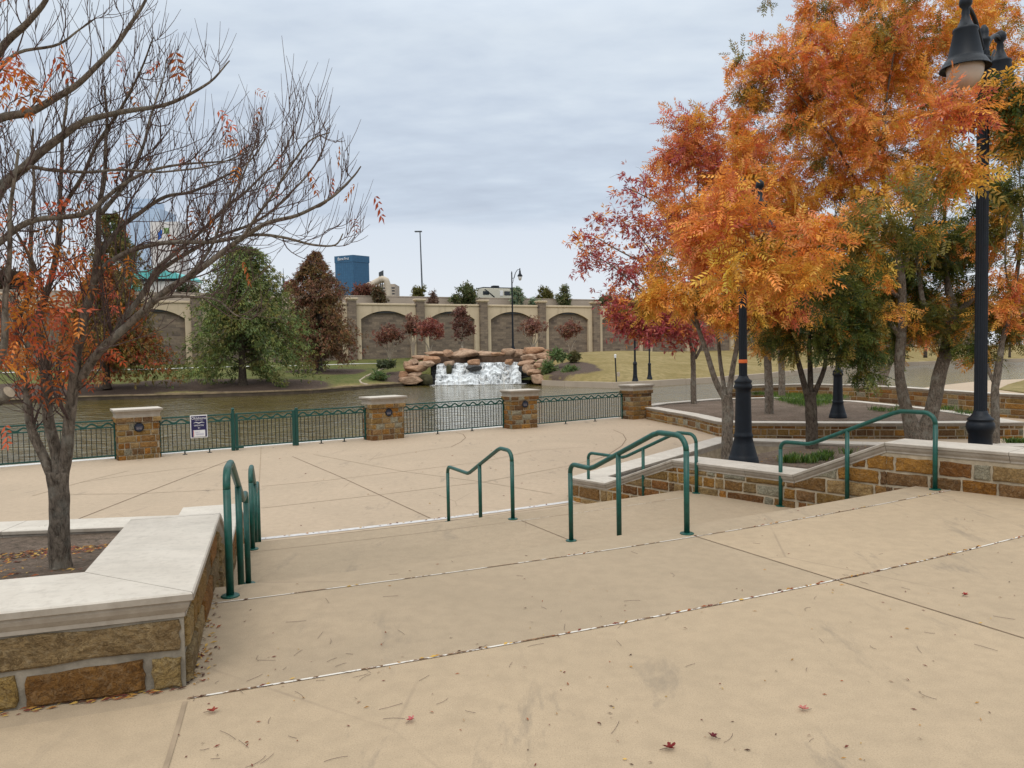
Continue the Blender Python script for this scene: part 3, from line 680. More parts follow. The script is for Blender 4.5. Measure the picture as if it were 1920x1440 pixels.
# ------------------------------------------------------------------ far bank
def gw(x, y): return G(x, y, -.5)
curb = [(-140, 20), (-75, 38), gw(-40, 760), gw(105, 752.5), gw(250, 748.5), gw(375, 745.5), gw(480, 742), gw(585, 738), gw(650, 732.5), gw(710, 727.5), gw(760, 724), (-8.6, 74.5), (-6.0, 76.2), (0.0, 76.2), (1.8, 73.0), gw(1017, 722.5), gw(1085, 726), gw(1150, 728), gw(1222, 725), gw(1294, 720), gw(1331, 717.5), gw(1378, 714), gw(1434, 709), gw(1491, 703), gw(1560, 693), gw(1775, 681.5), gw(1920, 678), (140, 138), (220, 150)]
WALL0 = Vector((0, 111.0)); WALLD = Vector((1, .5)).normalized()
def wall_y(x): return 111 + .5 * x
cur = Path(curb, 1)
def bank():
    n, m = 200, 46; V = []; C = []; zs = {}
    for i in range(n + 1):
        q = cur.len * i / n; a = cur.at(q); s = (a.x * 1.0 + (a.y - 111) * .5) / 1.25; bx = s; b = Vector((bx, wall_y(bx)))
        if a.y > wall_y(a.x) - 4: b = a + Vector((-.447, .894)) * 4
        for j in range(m + 1):
            t = (j / m) ** 1.5; p = a.lerp(b, t); V.append((p.x, p.y, zbank(p.x, p.y, t)))
            C.append(bank_col(p.x, p.y, t))
    k = m + 1; mb = MB(); mb.add(V, [(i * k + j, i * k + j + 1, (i + 1) * k + j + 1, (i + 1) * k + j) for i in range(n) for j in range(m)]); mb.c = C
    struct(mb.build('far_bank', 'bank_turf', None, True))
def sst(a, b, x): t = min(1, max(0, (x - a) / (b - a))); return t * t * (3 - 2 * t)
def zbank(x, y, t):
    zw = 1.75 + .35 * sst(-40, 15, x)
    base = -.17 + (.30 * sst(0, .10, t)) + (zw - .13) * (t ** .9)
    hill = 1.05 * math.exp(-(((x - 14) / 11) ** 2)) * math.sin(math.pi * min(1, t * 1.0)) 
    fall = 1.15 * math.exp(-(((x + 3) / 9.5) ** 4)) * sst(77.5, 80.5, y) * (1 - sst(86, 104, y))
    if -9.5 < x < 1.6 and y < 78.2: base = min(base, -.2)
    if 1.6 <= x < 4.6 and y < 77: base = min(base, -.2 + (x - 1.6) * .35)
    return base + hill + fall + .08 * noise.noise((x * .25, y * .25, 0))
def on_land(x, y):
    best = min(range(len(cur.S) - 1), key=lambda i: ((cur.p[i] + cur.p[i + 1]) / 2 - Vector((x, y))).length - .3 * (cur.p[i + 1] - cur.p[i]).length)
    a, b = cur.p[best], cur.p[best + 1]; d = b - a; return d.x * (y - a.y) - d.y * (x - a.x) > 0
def bank_t(x, y):
    if not on_land(x, y): return -1.0
    best = min(range(len(cur.S) - 1), key=lambda i: ((cur.p[i] + cur.p[i + 1]) / 2 - Vector((x, y))).length)
    a, b = cur.p[best], cur.p[best + 1]; d = b - a; u = min(1, max(0, (Vector((x, y)) - a).dot(d) / d.length_squared)); dist = (a + d * u - Vector((x, y))).length
    wd = (wall_y(x) - y) / 1.118
    return max(0.0, dist / max(.1, dist + wd))
def zb(x, y):
    t = bank_t(x, y); return -.5 if t < 0 else zbank(x, y, t)
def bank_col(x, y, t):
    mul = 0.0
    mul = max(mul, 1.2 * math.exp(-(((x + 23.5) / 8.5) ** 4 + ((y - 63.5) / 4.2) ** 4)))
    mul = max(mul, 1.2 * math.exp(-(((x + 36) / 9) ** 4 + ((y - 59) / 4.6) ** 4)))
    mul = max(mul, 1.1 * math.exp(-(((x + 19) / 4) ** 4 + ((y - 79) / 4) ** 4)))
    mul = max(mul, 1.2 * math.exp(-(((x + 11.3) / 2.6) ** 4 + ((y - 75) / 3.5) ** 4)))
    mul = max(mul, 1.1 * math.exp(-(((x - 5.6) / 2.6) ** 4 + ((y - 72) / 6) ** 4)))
    dry = sst(0, 6, x)
    dry = max(dry, .55 * math.exp(-((t - .02) / .05) ** 2))
    return (min(1, mul), dry, 0)
bank()
cm = MB(); sweep(cur, [(0, -.14), (-.0, -1.2), (.34, -1.2), (.34, -.14)], cur.S, [(0, 0)], cm)
def curbs():
    m1, m2 = MB(), MB(); iL = 10; iR = 15
    for pts, m, h in ((curb[:11], m1, -.13), (curb[15:], m2, -.02)):
        if m is m1:
            b_ = MB(); p = Path(pts, 1); sweep(p, [(-.02, h - .10), (.38, h - .10), (.38, -1.2), (-.02, -1.2)], p.S, [(0, 0)], b_); struct(b_.build('bank_wall', 'curb_dark'))
        p = Path(pts, 1); q = 0.0; rng = random.Random(3)
        cs = [x for x in np.arange(0, p.len, 1.3 if m is m1 else 3.5)] + [p.len]
        for a, b in zip(cs, cs[1:]):
            j = rng.uniform(-.02, .02); sweep(p, [(-.07 + j, h + j), (.40, h + j), (.40, -1.2 if m is m2 else h - .11), (-.07 + j, -1.2 if m is m2 else h - .11)], sorted(set([a + .01, b - .01] + [x for x in p.S if a + .02 < x < b - .02])), [(0, 0)], m)
    struct(m1.build('bank_curb', 'curb_stone')); struct(m2.build('bank_curb', 'stucco_grey'))
curbs()
def far_path():
    m = MB(); V = []; xs = np.arange(-70, -15, 1.5)
    for x in xs:
        for t in (.70, .735):
            # walk towards the wall
            y = wall_y(x) - (1 - t) * 36; V.append((x, y, zb(x, y) + .05))
    m.add(V, [(2 * i, 2 * i + 1, 2 * i + 3, 2 * i + 2) for i in range(len(xs) - 1)]); struct(m.build('footpath', 'coping_pale'))
far_path()
rg = [G(x, y, 0) for x, y in ((1872, 731), (1890, 722), (1920, 714), (1990, 700), (2300, 720), (2300, 745), (1990, 740), (1920, 737.5))]
def turf_patch():
    m = MB(); m.prism(rg, -.2, .05); m.c = [(0, .6, 0)] * len(m.v); struct(m.build('lawn', 'bank_turf'))
turf_patch()
def bed_edges():
    m = MB(); pts = [hit(x, y, zb, 60) for x, y in ((742, 688), (720, 692), (700, 700), (684, 708), (674, 715), (678, 720), (690, 724))]
    for a, b in zip(pts, pts[1:]):
        m.tube([(a[0], a[1], a[2] + .04), (b[0], b[1], b[2] + .04)], .10, 6)
    struct(m.build('bed_edging', 'stucco_grey'))
bed_edges()
# ------------------------------------------------------------------ arched highway wall
def highway_wall():
    ang = math.atan(.5); root = empty('highway_wall', (0, 111, 0), ang)
    tag(root, 'long beige highway wall with arched stone panels and pilasters beyond the water', 'wall')
    W, TOP, B0 = 9.39, 9.25, -1.0
    x0 = -20.8 / .8944
    pm = MB(); pm.box((0, -.1, (B0 + TOP + .45) / 2), (1.15, .9, TOP + .45 - B0)); pil = pm.build('pilaster', 'wall_stone', root)
    cm = MB(); cm.box((0, -.1, TOP + .53), (1.55, 1.3, .22), 0, .05); cm.box((0, -.1, TOP + .37), (1.3, 1.06, .14)); cap = cm.build('pilaster_cap', 'stucco', pil)
    sm = MB(); sm.box((W / 2, .42, (B0 + TOP) / 2), (W - 1.1, .3, TOP - B0 - .1)); pan = sm.build('stone_panel', 'wall_stone', root)
    fm = MB(); xa, xb = .58, W - .58; ca, cb = 1.25, W - 1.25; y0, y1 = -.12, .30; za, zc, zt = 7.15, 8.25, TOP - .28
    def col(l, r): fm.box(((l + r) / 2, (y0 + y1) / 2, (B0 + za) / 2), (r - l, y1 - y0, za - B0))
    col(xa, ca); col(cb, xb); n = 24; V = []
    xs = [xa] + [ca + (cb - ca) * i / n for i in range(n + 1)] + [xb]
    h = (cb - ca) / 2; s_ = zc - za; rad = (h * h + s_ * s_) / 2 / s_
    for x in xs:
        z = za if x <= ca or x >= cb else zc - rad + math.sqrt(max(0, rad * rad - (x - (ca + cb) / 2) ** 2))
        V += [(x, y0, z), (x, y0, zt), (x, y1, zt), (x, y1, z)]
    fm.add(V, [(i * 4 + k, i * 4 + (k + 1) % 4, i * 4 + 4 + (k + 1) % 4, i * 4 + 4 + k) for i in range(len(xs) - 1) for k in range(4)])
    fr = fm.build('arch_frame', 'stucco', root)
    km = MB(); km.box((W / 2, .05, TOP - .14), (W - 1.16, .62, .28), 0, .05); cop_ = km.build('coping', 'stucco', root)
    first = True
    for i in range(-6, 14):
        x = x0 + i * W
        for o in (pil, pan, fr, cop_):
            if first: o.location = (x, 0, 0)
            else:
                c = o.copy(); COL.objects.link(c); c.parent = root; c.location = (x, 0, 0)
                for ch in o.children: d = ch.copy(); COL.objects.link(d); d.parent = c
        first = False
    b = MB(); b.box((32, 3.4, TOP + .35), (200, .35, 1.6)); b.box((32, 3.4, TOP + 1.18), (200, .45, .12))
    o = b.build('parapet_wall', 'stucco_grey'); o.location = (0, 111, 0); o.rotation_euler = (0, 0, ang); tag(o, 'plain beige parapet wall running along the top of the arched highway wall', 'wall')
    t = MB(); t.box((32, 12, TOP - .9), (220, 24, .8)); o = struct(t.build('road', 'asphalt')); o.location = (0, 111, 0); o.rotation_euler = (0, 0, ang)
highway_wall()
def wall_xy(px, back=0.0):               # plan point on the line of the highway wall under photo column px
    k = (px - 960 + 1.5) / FPX; y0 = 111 + back * 1.118; x = k * y0 / (1 - .5 * k); return x, y0 + .5 * x
# ------------------------------------------------------------------ skyline
def text(body, name, size, mat, parent, loc, rot, align='CENTER', ext=.0, font_scale=(1, 1, 1), shear=0.0):
    cu = bpy.data.curves.new(name, 'FONT'); cu.body = body; cu.size = size; cu.align_x = align; cu.align_y = 'CENTER'; cu.extrude = ext; cu.shear = shear
    o = bpy.data.objects.new(name, cu); COL.objects.link(o); o.parent = parent; o.location = loc; o.rotation_euler = rot; o.scale = font_scale; cu.materials.append(MATS[mat])
    bpy.context.view_layer.update(); dg = bpy.context.evaluated_depsgraph_get(); me = bpy.data.meshes.new_from_object(o.evaluated_get(dg)); r = bpy.data.objects.new(name, me); COL.objects.link(r)
    r.parent = parent; r.location = loc; r.rotation_euler = rot; r.scale = font_scale; bpy.data.objects.remove(o); return r
def towers():
    Y = 1100.0; sc_ = Y / FPX
    x0, x1, x2 = (634 - 960) * sc_, (671.5 - 960) * sc_, (696 - 960) * sc_
    ztop = D(672, 480, Y)[2]; a = math.atan2(16, x1 - x0)
    root = tag(empty('office_tower', (x0, Y, 0)), 'dark blue glass office tower with white lettering near its top', 'tower')
    d1 = Vector((x1 - x0, -14)); d2 = Vector((x2 - x1, 20)); p = [(0, 0), tuple(d1), tuple(d1 + d2), tuple(d2)]
    m = MB(); m.prism(p, -20, ztop - 6); m.build('facade', 'blue_glass', root)
    m = MB(); c = (d1 + d2) / 2; q = [tuple(c + (Vector(v) - c) * 1.03) for v in p]; m.prism(q, ztop - 9.5, ztop); m.build('roof_band', 'blue_glass', root)
    ang = math.atan2(d1.y, d1.x); nrm = Vector((d1.y, -d1.x)).normalized()
    for body, f, sz, mat, w in (('Banc', .36, 5.6, 'white_paint', 1.0), ('First', .68, 5.0, 'white_paint', .95)):
        t = d1 * f + nrm * 1.6; text(body, 'lettering', sz, mat, root, (t.x, t.y, ztop - 4.6), (R(90), 0, ang), 'CENTER', .15, (w, 1, 1))
    # pale glass tower and the low pale building in front of it
    Y = 1500.0; s = Y / FPX; X0, X1 = (258 - 960) * s, (327 - 960) * s; zt = D(290, 378, Y)[2]
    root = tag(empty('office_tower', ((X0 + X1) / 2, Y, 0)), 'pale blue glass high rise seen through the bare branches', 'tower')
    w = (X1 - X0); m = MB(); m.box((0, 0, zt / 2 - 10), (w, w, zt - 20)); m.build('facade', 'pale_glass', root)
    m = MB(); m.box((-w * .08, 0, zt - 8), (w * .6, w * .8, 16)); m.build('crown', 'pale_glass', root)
    Y = 700.0; s = Y / FPX; X0, X1 = (302 - 960) * s, (354 - 960) * s; zt = D(330, 419, Y)[2]
    root = tag(empty('office_building', ((X0 + X1) / 2, Y, 0)), 'pale building with a blue and green mural patch behind the bare branches', 'building')
    w = X1 - X0; m = MB(); m.box((0, 0, zt / 2), (w, 20, zt)); m.build('facade', 'pale_wall', root)
    m = MB(); V = [(-w * .24, -10.1, zt - 16), (-w * .12, -10.1, zt - 14.5), (-w * .07, -10.1, zt - 8.5), (-w * .14, -10.1, zt - 6), (-w * .25, -10.1, zt - 11)]
    m.add(V + [(x, y + .08, z) for x, y, z in V], [(0, 1, 2, 3, 4), (9, 8, 7, 6, 5)] + [(i, (i + 1) % 5, 5 + (i + 1) % 5, 5 + i) for i in range(5)])
    MATS['mural_blue'] = mk('mural_blue', (.02, .12, .46, 1)); MATS['mural_green'] = mk('mural_green', (.22, .36, .12, 1)); m.build('mural', 'mural_blue', root)
    m = MB(); m.box((w * .07, -10.1, zt - 8), (w * .2, .16, 5)); m.build('mural', 'mural_green', root)
    # grey slab with window rows
    Y = 520.0; s = Y / FPX; X0, X1 = (718 - 960) * s, (749 - 960) * s; zt = D(732, 535, Y)[2]
    root = tag(empty('office_building', ((X0 + X1) / 2, Y, 0)), 'low grey office block with window rows right of the tan pipe', 'building')
    w = X1 - X0; m = MB(); m.box((0, 0, zt / 2), (w, 20, zt)); m.build('facade', 'stucco_grey', root)
    for k in range(5):
        m = MB(); m.box((0, -10.02, zt - 2.6 - k * 1.9), (w * .96, .3, .8)); m.build('window_row', 'dark_glass', root)
    # teal roofed hall
    Y = 230.0; s = Y / FPX
    X0, X1 = (262 - 960) * s, (366 - 960) * s; zt = D(300, 512, Y)[2]; w = X1 - X0
    root = tag(empty('hall', ((X0 + X1) / 2, Y, 0)), 'pale hall with curved teal roofs behind the highway wall', 'building')
    m = MB(); m.box((w * .08, 0, zt / 2 - 1), (w * .8, 12, zt - 2)); m.build('wall', 'pale_wall', root)
    def vault(name, cx, y, w_, h, base, dep):
        m = MB(); n = 16; V = []; 
        for yy in (y - dep, y + dep):
            for i in range(n + 1):
                q = math.pi * i / n; V.append((cx - w_ / 2 * math.cos(q), yy, base + h * math.sin(q)))
        F = [(i, i + 1, n + 2 + i, n + 1 + i) for i in range(n)] + [tuple(range(n, -1, -1)), tuple(range(n + 1, 2 * n + 2))]; m.add(V, F); m.build(name, 'teal_roof', root)
    vault('roof', 0, 0, w * 1.02, 2.6, zt - 2.4, 7.5); vault('porch_roof', -w * .38, -9, w * .36, 2.4, zt - 6.0, 3)
    m = MB(); m.box((w * .05, -6.1, zt - 2.7), (w * .8, .4, .7)); m.build('fascia', 'dark_sign', root)
    m = MB(); m.box((-w * .1, 0, zt + .6), (1.6, 1.6, 3.0)); m.build('chimney', 'pale_wall', root)
    # radio mast
    Y = 900.0; x, _, z = D(531, 503, Y); m = MB(); m.tube([(x, Y, 0), (x, Y, z - 12)], [2.6, 1.4], 6); m.tube([(x, Y, z - 12), (x, Y, z)], [.5, .2], 5)
    tag(m.build('radio_mast', 'galv'), 'thin grey radio mast on the skyline between the green and russet trees', 'mast')
towers()
def above_wall():
    # tan pipe arch
    Y = 150.0
    P = [D(x, y, Y) for x, y in ((668, 566), (671, 553), (679, 543), (693, 535.5), (708, 527.5), (717, 523), (724, 526), (727.5, 536), (729, 548), (729.5, 566))]
    C = []
    for i in range(len(P) - 1):
        for t in (0, .34, .67): C.append(Vector(P[i]).lerp(Vector(P[i + 1]), t))
    C.append(Vector(P[-1]))
    root = tag(empty('pipe', (0, 0, 0)), 'thick tan pipe arching over the highway in front of the blue tower', 'pipe')
    m = MB(); m.tube(C, .62, 12); m.build('pipe_run', 'tan_pipe', root, True)
    for i in (9, 14): m = MB(); m.tube([C[i] - (C[i + 1] - C[i]) * .3, C[i] + (C[i + 1] - C[i]) * .3], .74, 12); m.build('flange', 'tan_pipe', root)
    Y = 158.0; x0, _, zt = D(710, 510, Y); x1 = D(718.5, 510, Y)[0]; zb_ = D(714, 524, Y)[2]
    root = tag(empty('billboard', (0, 0, 0)), 'dark blank sign panel on posts behind the tan pipe', 'sign')
    m = MB(); V = [(x0, Y, zb_), (x1, Y, zb_), (x1, Y, zt + .35), (x0, Y, zt - .1)]; m.add(V + [(a, b + .4, c) for a, b, c in V], [(0, 1, 2, 3), (7, 6, 5, 4), (0, 4, 5, 1), (1, 5, 6, 2), (2, 6, 7, 3), (3, 7, 4, 0)]); m.build('panel', 'dark_sign', root)
    for f in (.3, .7):
        m = MB(); m.box((x0 + (x1 - x0) * f, Y + .3, zb_ / 2 + 2), (.22, .22, zb_ - 4)); m.build('post', 'dark_sign', root)
    # highway mast
    x, y = wall_xy(793, 9); b = D(793, 560, y); t = D(787.5, 434, y)
    root = tag(empty('highway_light', (b[0], y, 7)), 'very tall thin grey highway light pole above the wall', 'light pole')
    h = t[2] - 7; m = MB(); m.tube([(0, 0, 0), (t[0] - b[0], 0, h)], [.15, .08], 8); m.build('pole', 'galv', root)
    m = MB(); m.box((t[0] - b[0] - .25, 0, h), (1.1, .4, .18), 0, .05); m.build('lamp_head', 'galv', root)
    # motorhome
    x, y = wall_xy(934, 8); k = y / FPX; w = 66 * k; zt = D(934, 541, y)[2]; ang = math.atan(.5)
    root = tag(empty('motorhome', (x, y, zt - 3.4), ang), 'cream motorhome on the highway, only its upper half showing above the wall', 'motorhome')
    L_ = w / .92; m = MB(); m.box((0, 0, 1.9), (L_, 2.4, 3.0), 0, .16); m.build('body', 'rv_shell', root)
    m = MB(); m.box((0, 0, 3.43), (L_ * .98, 2.3, .12)); m.build('roof', 'dark_sign', root)
    for f, ww, hh, mt in ((-.42, 1.0, .55, 'dark_glass'), (.28, 2.1, .62, 'dark_glass'), (.02, .55, .8, 'white_paint')):
        m = MB(); m.box((f * L_, -1.22, 2.6), (ww, .06, hh), 0, .02); m.build('window', mt, root)
    m = MB(); m.box((-.06 * L_, 0, 3.66), (1.1, .9, .34), 0, .1); m.build('roof_vent', 'black_paint', root)
    m = MB(); V = [(-.44 * L_, -1.23, 3.2), (-.18 * L_, -1.23, 2.1), (-.18 * L_, -1.23, 1.9), (-.46 * L_, -1.23, 3.1)]; m.add(V + [(a, b - .02, c) for a, b, c in V], [(0, 1, 2, 3), (7, 6, 5, 4), (0, 4, 5, 1), (1, 5, 6, 2), (2, 6, 7, 3), (3, 7, 4, 0)]); m.build('stripe', 'dark_glass', root)
    for f in (-.33, .3):
        m = MB(); m.tube([(f * L_, -1.25, .45), (f * L_, -.9, .45)], .45, 16); m.build('wheel', 'black_paint', root)
above_wall()
# ------------------------------------------------------------------ handrails
def handrail(k, r_up, z_up, z_lo, label, dr=(0.41, 1.56, 1.99), mid=1.05, k2=None):
    rise = z_up - z_lo; H = .875; rt = .026; o = A_(r_up, k); root = tag(empty('handrail', (o[0], o[1], z_up)), label, 'handrail', 'green stair handrails')
    a = math.atan(k); q = A_(r_up - dr[2], k2 or k); dx, dy = Vector((q[0] - o[0], q[1] - o[1])).normalized()     # downhill
    P = lambda d, z: (dx * d, dy * d, z)
    b1, b2, e = dr; rb = .13; pts = []
    for i in range(7): q = math.pi / 2 * i / 6; pts.append(P(rb - rb * math.cos(q), H - rb + rb * math.sin(q)))
    sl = rise / (b2 - b1)
    pts += [P(b1 - .05, H), P(b1 - .015, H - .003), P(b1 + .02, H - .016), P(b1 + .06, H - .06 * sl)]
    pts += [P(b2 - .06, H - rise + .06 * sl), P(b2 - .02, H - rise + .016), P(b2 + .015, H - rise + .003), P(b2 + .05, H - rise)]
    rb2 = .10
    for i in range(7): q = math.pi / 2 * i / 6; pts.append(P(e - rb2 + rb2 * math.sin(q), H - rise - rb2 + rb2 * math.cos(q)))
    m = MB(); m.tube(pts, rt, 14); m.build('rail', 'green_paint', root, True)
    zm = -.326 if mid > .76 else -.163; zt = H - (mid - b1) * sl
    for d, z0, z1, fl in ((0, 0, H - rb, True), (mid, zm, zt, False), (e, -rise, H - rise - rb2, True)):
        m = MB(); m.tube([P(d, z0), P(d, z1)], rt, 14); p = m.build('post', 'green_paint', root, True)
        if fl: f = MB(); f.lathe([(.062, 0), (.062, .008), (.056, .012), (.030, .014)], 20, P(d, z0)); f.build('base_flange', 'green_paint', p)
RU, RM = 36.46, 33.13
DL = (0.36, 1.47, 2.31)
handrail(.3826, RU, ZU, ZM, 'green handrail beside the left planter wall, upper flight', k2=.3885); handrail(.392, RM, ZM, ZL, 'green handrail beside the left planter wall, lower flight', DL, k2=.399)
handrail(.509, RU, ZU, ZM, 'green handrail in the middle of the upper flight'); handrail(.507, RM, ZM, ZL, 'green handrail standing alone in the middle of the lower flight', DL, k2=.509)
handrail(.646, RU, ZU, ZM, 'green handrail beside the right stone wall, upper flight', k2=.640); handrail(.632, RM, ZM, ZL, 'green handrail at the right stone wall, lower flight, partly behind the middle one', DL, k2=.622)
# ------------------------------------------------------------------ pillars, fence, sign
def pillar(o, d, w, label, seed, plaque=True, h=1.31, dp=.62):
    a = math.atan2(d[1], d[0]); root = tag(empty('stone_pillar', (o[0], o[1], 0), a), label, 'pillar', 'stone pillars along the canal fence')
    rng = random.Random(seed); bh = h - .24
    m = MB(); m.box((w / 2, dp / 2, h / 2 - .05), (w - .02, dp - .02, h - .1)); m.build('mortar_core', 'mortar_tan', root)
    pth = Path([(0, dp), (0, 0), (w, 0), (w, dp), (0, dp)], -1)
    if pth.n[1].y > 0: pth = Path([(0, dp), (0, 0), (w, 0), (w, dp), (0, dp)], 1)
    mb = stones(pth, 0, pth.len, -.03, [(0, bh - .10), (pth.len, bh - .10)], rng, (.135, .185), (.16, .46), .022, .016, .004)
    mb.build('stone_facing', 'rubble_stone', root)
    g = .045; p2 = Path([(-g, dp + g), (-g, -g), (w + g, -g), (w + g, dp + g), (-g, dp + g)], pth.side)
    m = MB(); m.box((w / 2, dp / 2, bh - .035), (w + 2 * g - .02, dp + 2 * g - .02, .13)); c = m.build('corbel_course', 'mortar_tan', root)
    stones(p2, 0, p2.len, bh - .1, [(0, bh + .03), (p2.len, bh + .03)], rng, (.128, .13), (.2, .5), .018, .012, .003).build('stone_facing', 'rubble_stone', c)
    q = w + .03; V = []; F = []; prof = [(.020, bh + .03), (.024, bh + .10), (.036, bh + .12), (.036, bh + .135), (.066, h - .065), (.083, h - .055), (.086, h - .045), (.086, h - .008), (.080, h)]
    for off, z in prof: V += [(-off, -off, z), (w + off, -off, z), (w + off, dp + off, z), (-off, dp + off, z)]
    for i in range(len(prof) - 1): F += [(i * 4 + k, i * 4 + (k + 1) % 4, i * 4 + 4 + (k + 1) % 4, i * 4 + 4 + k) for k in range(4)]
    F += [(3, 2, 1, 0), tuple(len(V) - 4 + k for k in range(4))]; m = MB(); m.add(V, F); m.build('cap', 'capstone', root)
    if plaque:
        c = (w * .51, -.02, bh - .24); m = MB(); n = 28
        for r, y0, y1 in ((.118, .0, -.028),): m.tube([(c[0], y0, c[2]), (c[0], y1, c[2])], r, n)
        p = m.build('plaque', 'plaque_blue', root)
        m = MB(); m.tube([(c[0] + .108 * math.cos(t), -.03, c[2] + .108 * math.sin(t)) for t in np.linspace(0, 2 * math.pi, 28, endpoint=False)], .011, 6, closed=True); m.build('rim', 'black_paint', p)
        m = MB(); m.box((c[0], -.030, c[2] + .005), (.16, .006, .014)); m.box((c[0] - .035, -.030, c[2] - .035), (.06, .006, .045)); m.box((c[0] + .035, -.030, c[2] - .035), (.06, .006, .045)); m.build('emblem', 'plaque_text', p)
    return root
d1, d2, d3, d4 = Vector((.84, .545)), Vector((.795, .606)), Vector((.87, .494)), Vector((.80, .60))
pillar(P1, d1, .99, 'stone fence pillar with a round dark plaque, left of the blue sign', 21)
pillar(P2, d2, 1.08, 'stone fence pillar with a round dark plaque, right of the fence gate', 22)
pillar(P3, d3, 1.0, 'stone fence pillar with a round dark plaque in front of the waterfall', 23)
pillar(P4, d4, 1.0, 'stone corner pillar without a plaque where the curved seat wall starts', 24, False, 1.29)
def fence_parts(root, L, post0=True, post1=True, gate=False):
    """one straight fence panel along local +x"""
    m = MB(); m.box((L / 2, 0, 1.02), (L, .045, .038), 0, .006); m.build('top_rail', 'green_fence', root)
    m = MB(); m.box((L / 2, 0, .845), (L, .03, .03)); m.build('middle_rail', 'green_fence', root)
    m = MB(); m.box((L / 2, 0, .105), (L, .03, .035)); m.build('bottom_rail', 'green_fence', root)
    # wavy band: a flat ribbon whose crests touch the top rail
    n = max(2, round(L / .36)); w = L / n; V = []; F = []; k = n * 14
    for i in range(k + 1):
        x = L * i / k; ph = 2 * math.pi * (x / w - .5); c = .905 + .048 * math.cos(ph) ; t = .022 + .010 * (1 - math.cos(ph)) / 2
        for yy in (-.012, .012): V += [(x, yy, c - t), (x, yy, c + t)]
    for i in range(k):
        b = i * 4; F += [(b, b + 4, b + 5, b + 1), (b + 2, b + 3, b + 7, b + 6), (b + 1, b + 5, b + 7, b + 3), (b, b + 2, b + 6, b + 4)]
    m = MB(); m.add(V, F); m.build('wavy_band', 'green_fence', root)
    for i in range(n + 1):
        x = min(max(i * w, .01), L - .01); m = MB()
        if 0 < i < n: m.tube([(x + .062 * math.cos(t), 0, 1.0 - .052 * math.sin(t)) for t in np.linspace(0, math.pi, 9)], .006, 5); m.build('half_ring', 'green_fence', root)
    nb = max(3, round(L / .112)); pm = MB(); pm.box((0, 0, .475), (.017, .017, .74)); pick = None
    for i in range(1, nb):
        x = L * i / nb
        if pick is None: pick = pm.build('picket', 'black_green', root); pick.location = (x, 0, 0)
        else: c = pick.copy(); COL.objects.link(c); c.parent = root; c.location = (x, 0, 0)
    ps = ([0.03] if post0 else []) + ([L - .03] if post1 else [])
    for x in ps:
        m = MB(); m.box((x, 0, .53 if not gate else .52), (.045 if not gate else .07, .045 if not gate else .07, 1.04 if not gate else 1.02)); m.build('post', 'green_fence', root)
    if not gate:
        for i in range(1, 3):
            x = L * i / 3; m = MB(); m.box((x, 0, .045), (.03, .03, .09)); m.box((x, 0, .006), (.11, .09, .012)); m.build('foot', 'black_green', root)
def span(a, b, off=(0, 0)): return Vector(a), Vector(b)
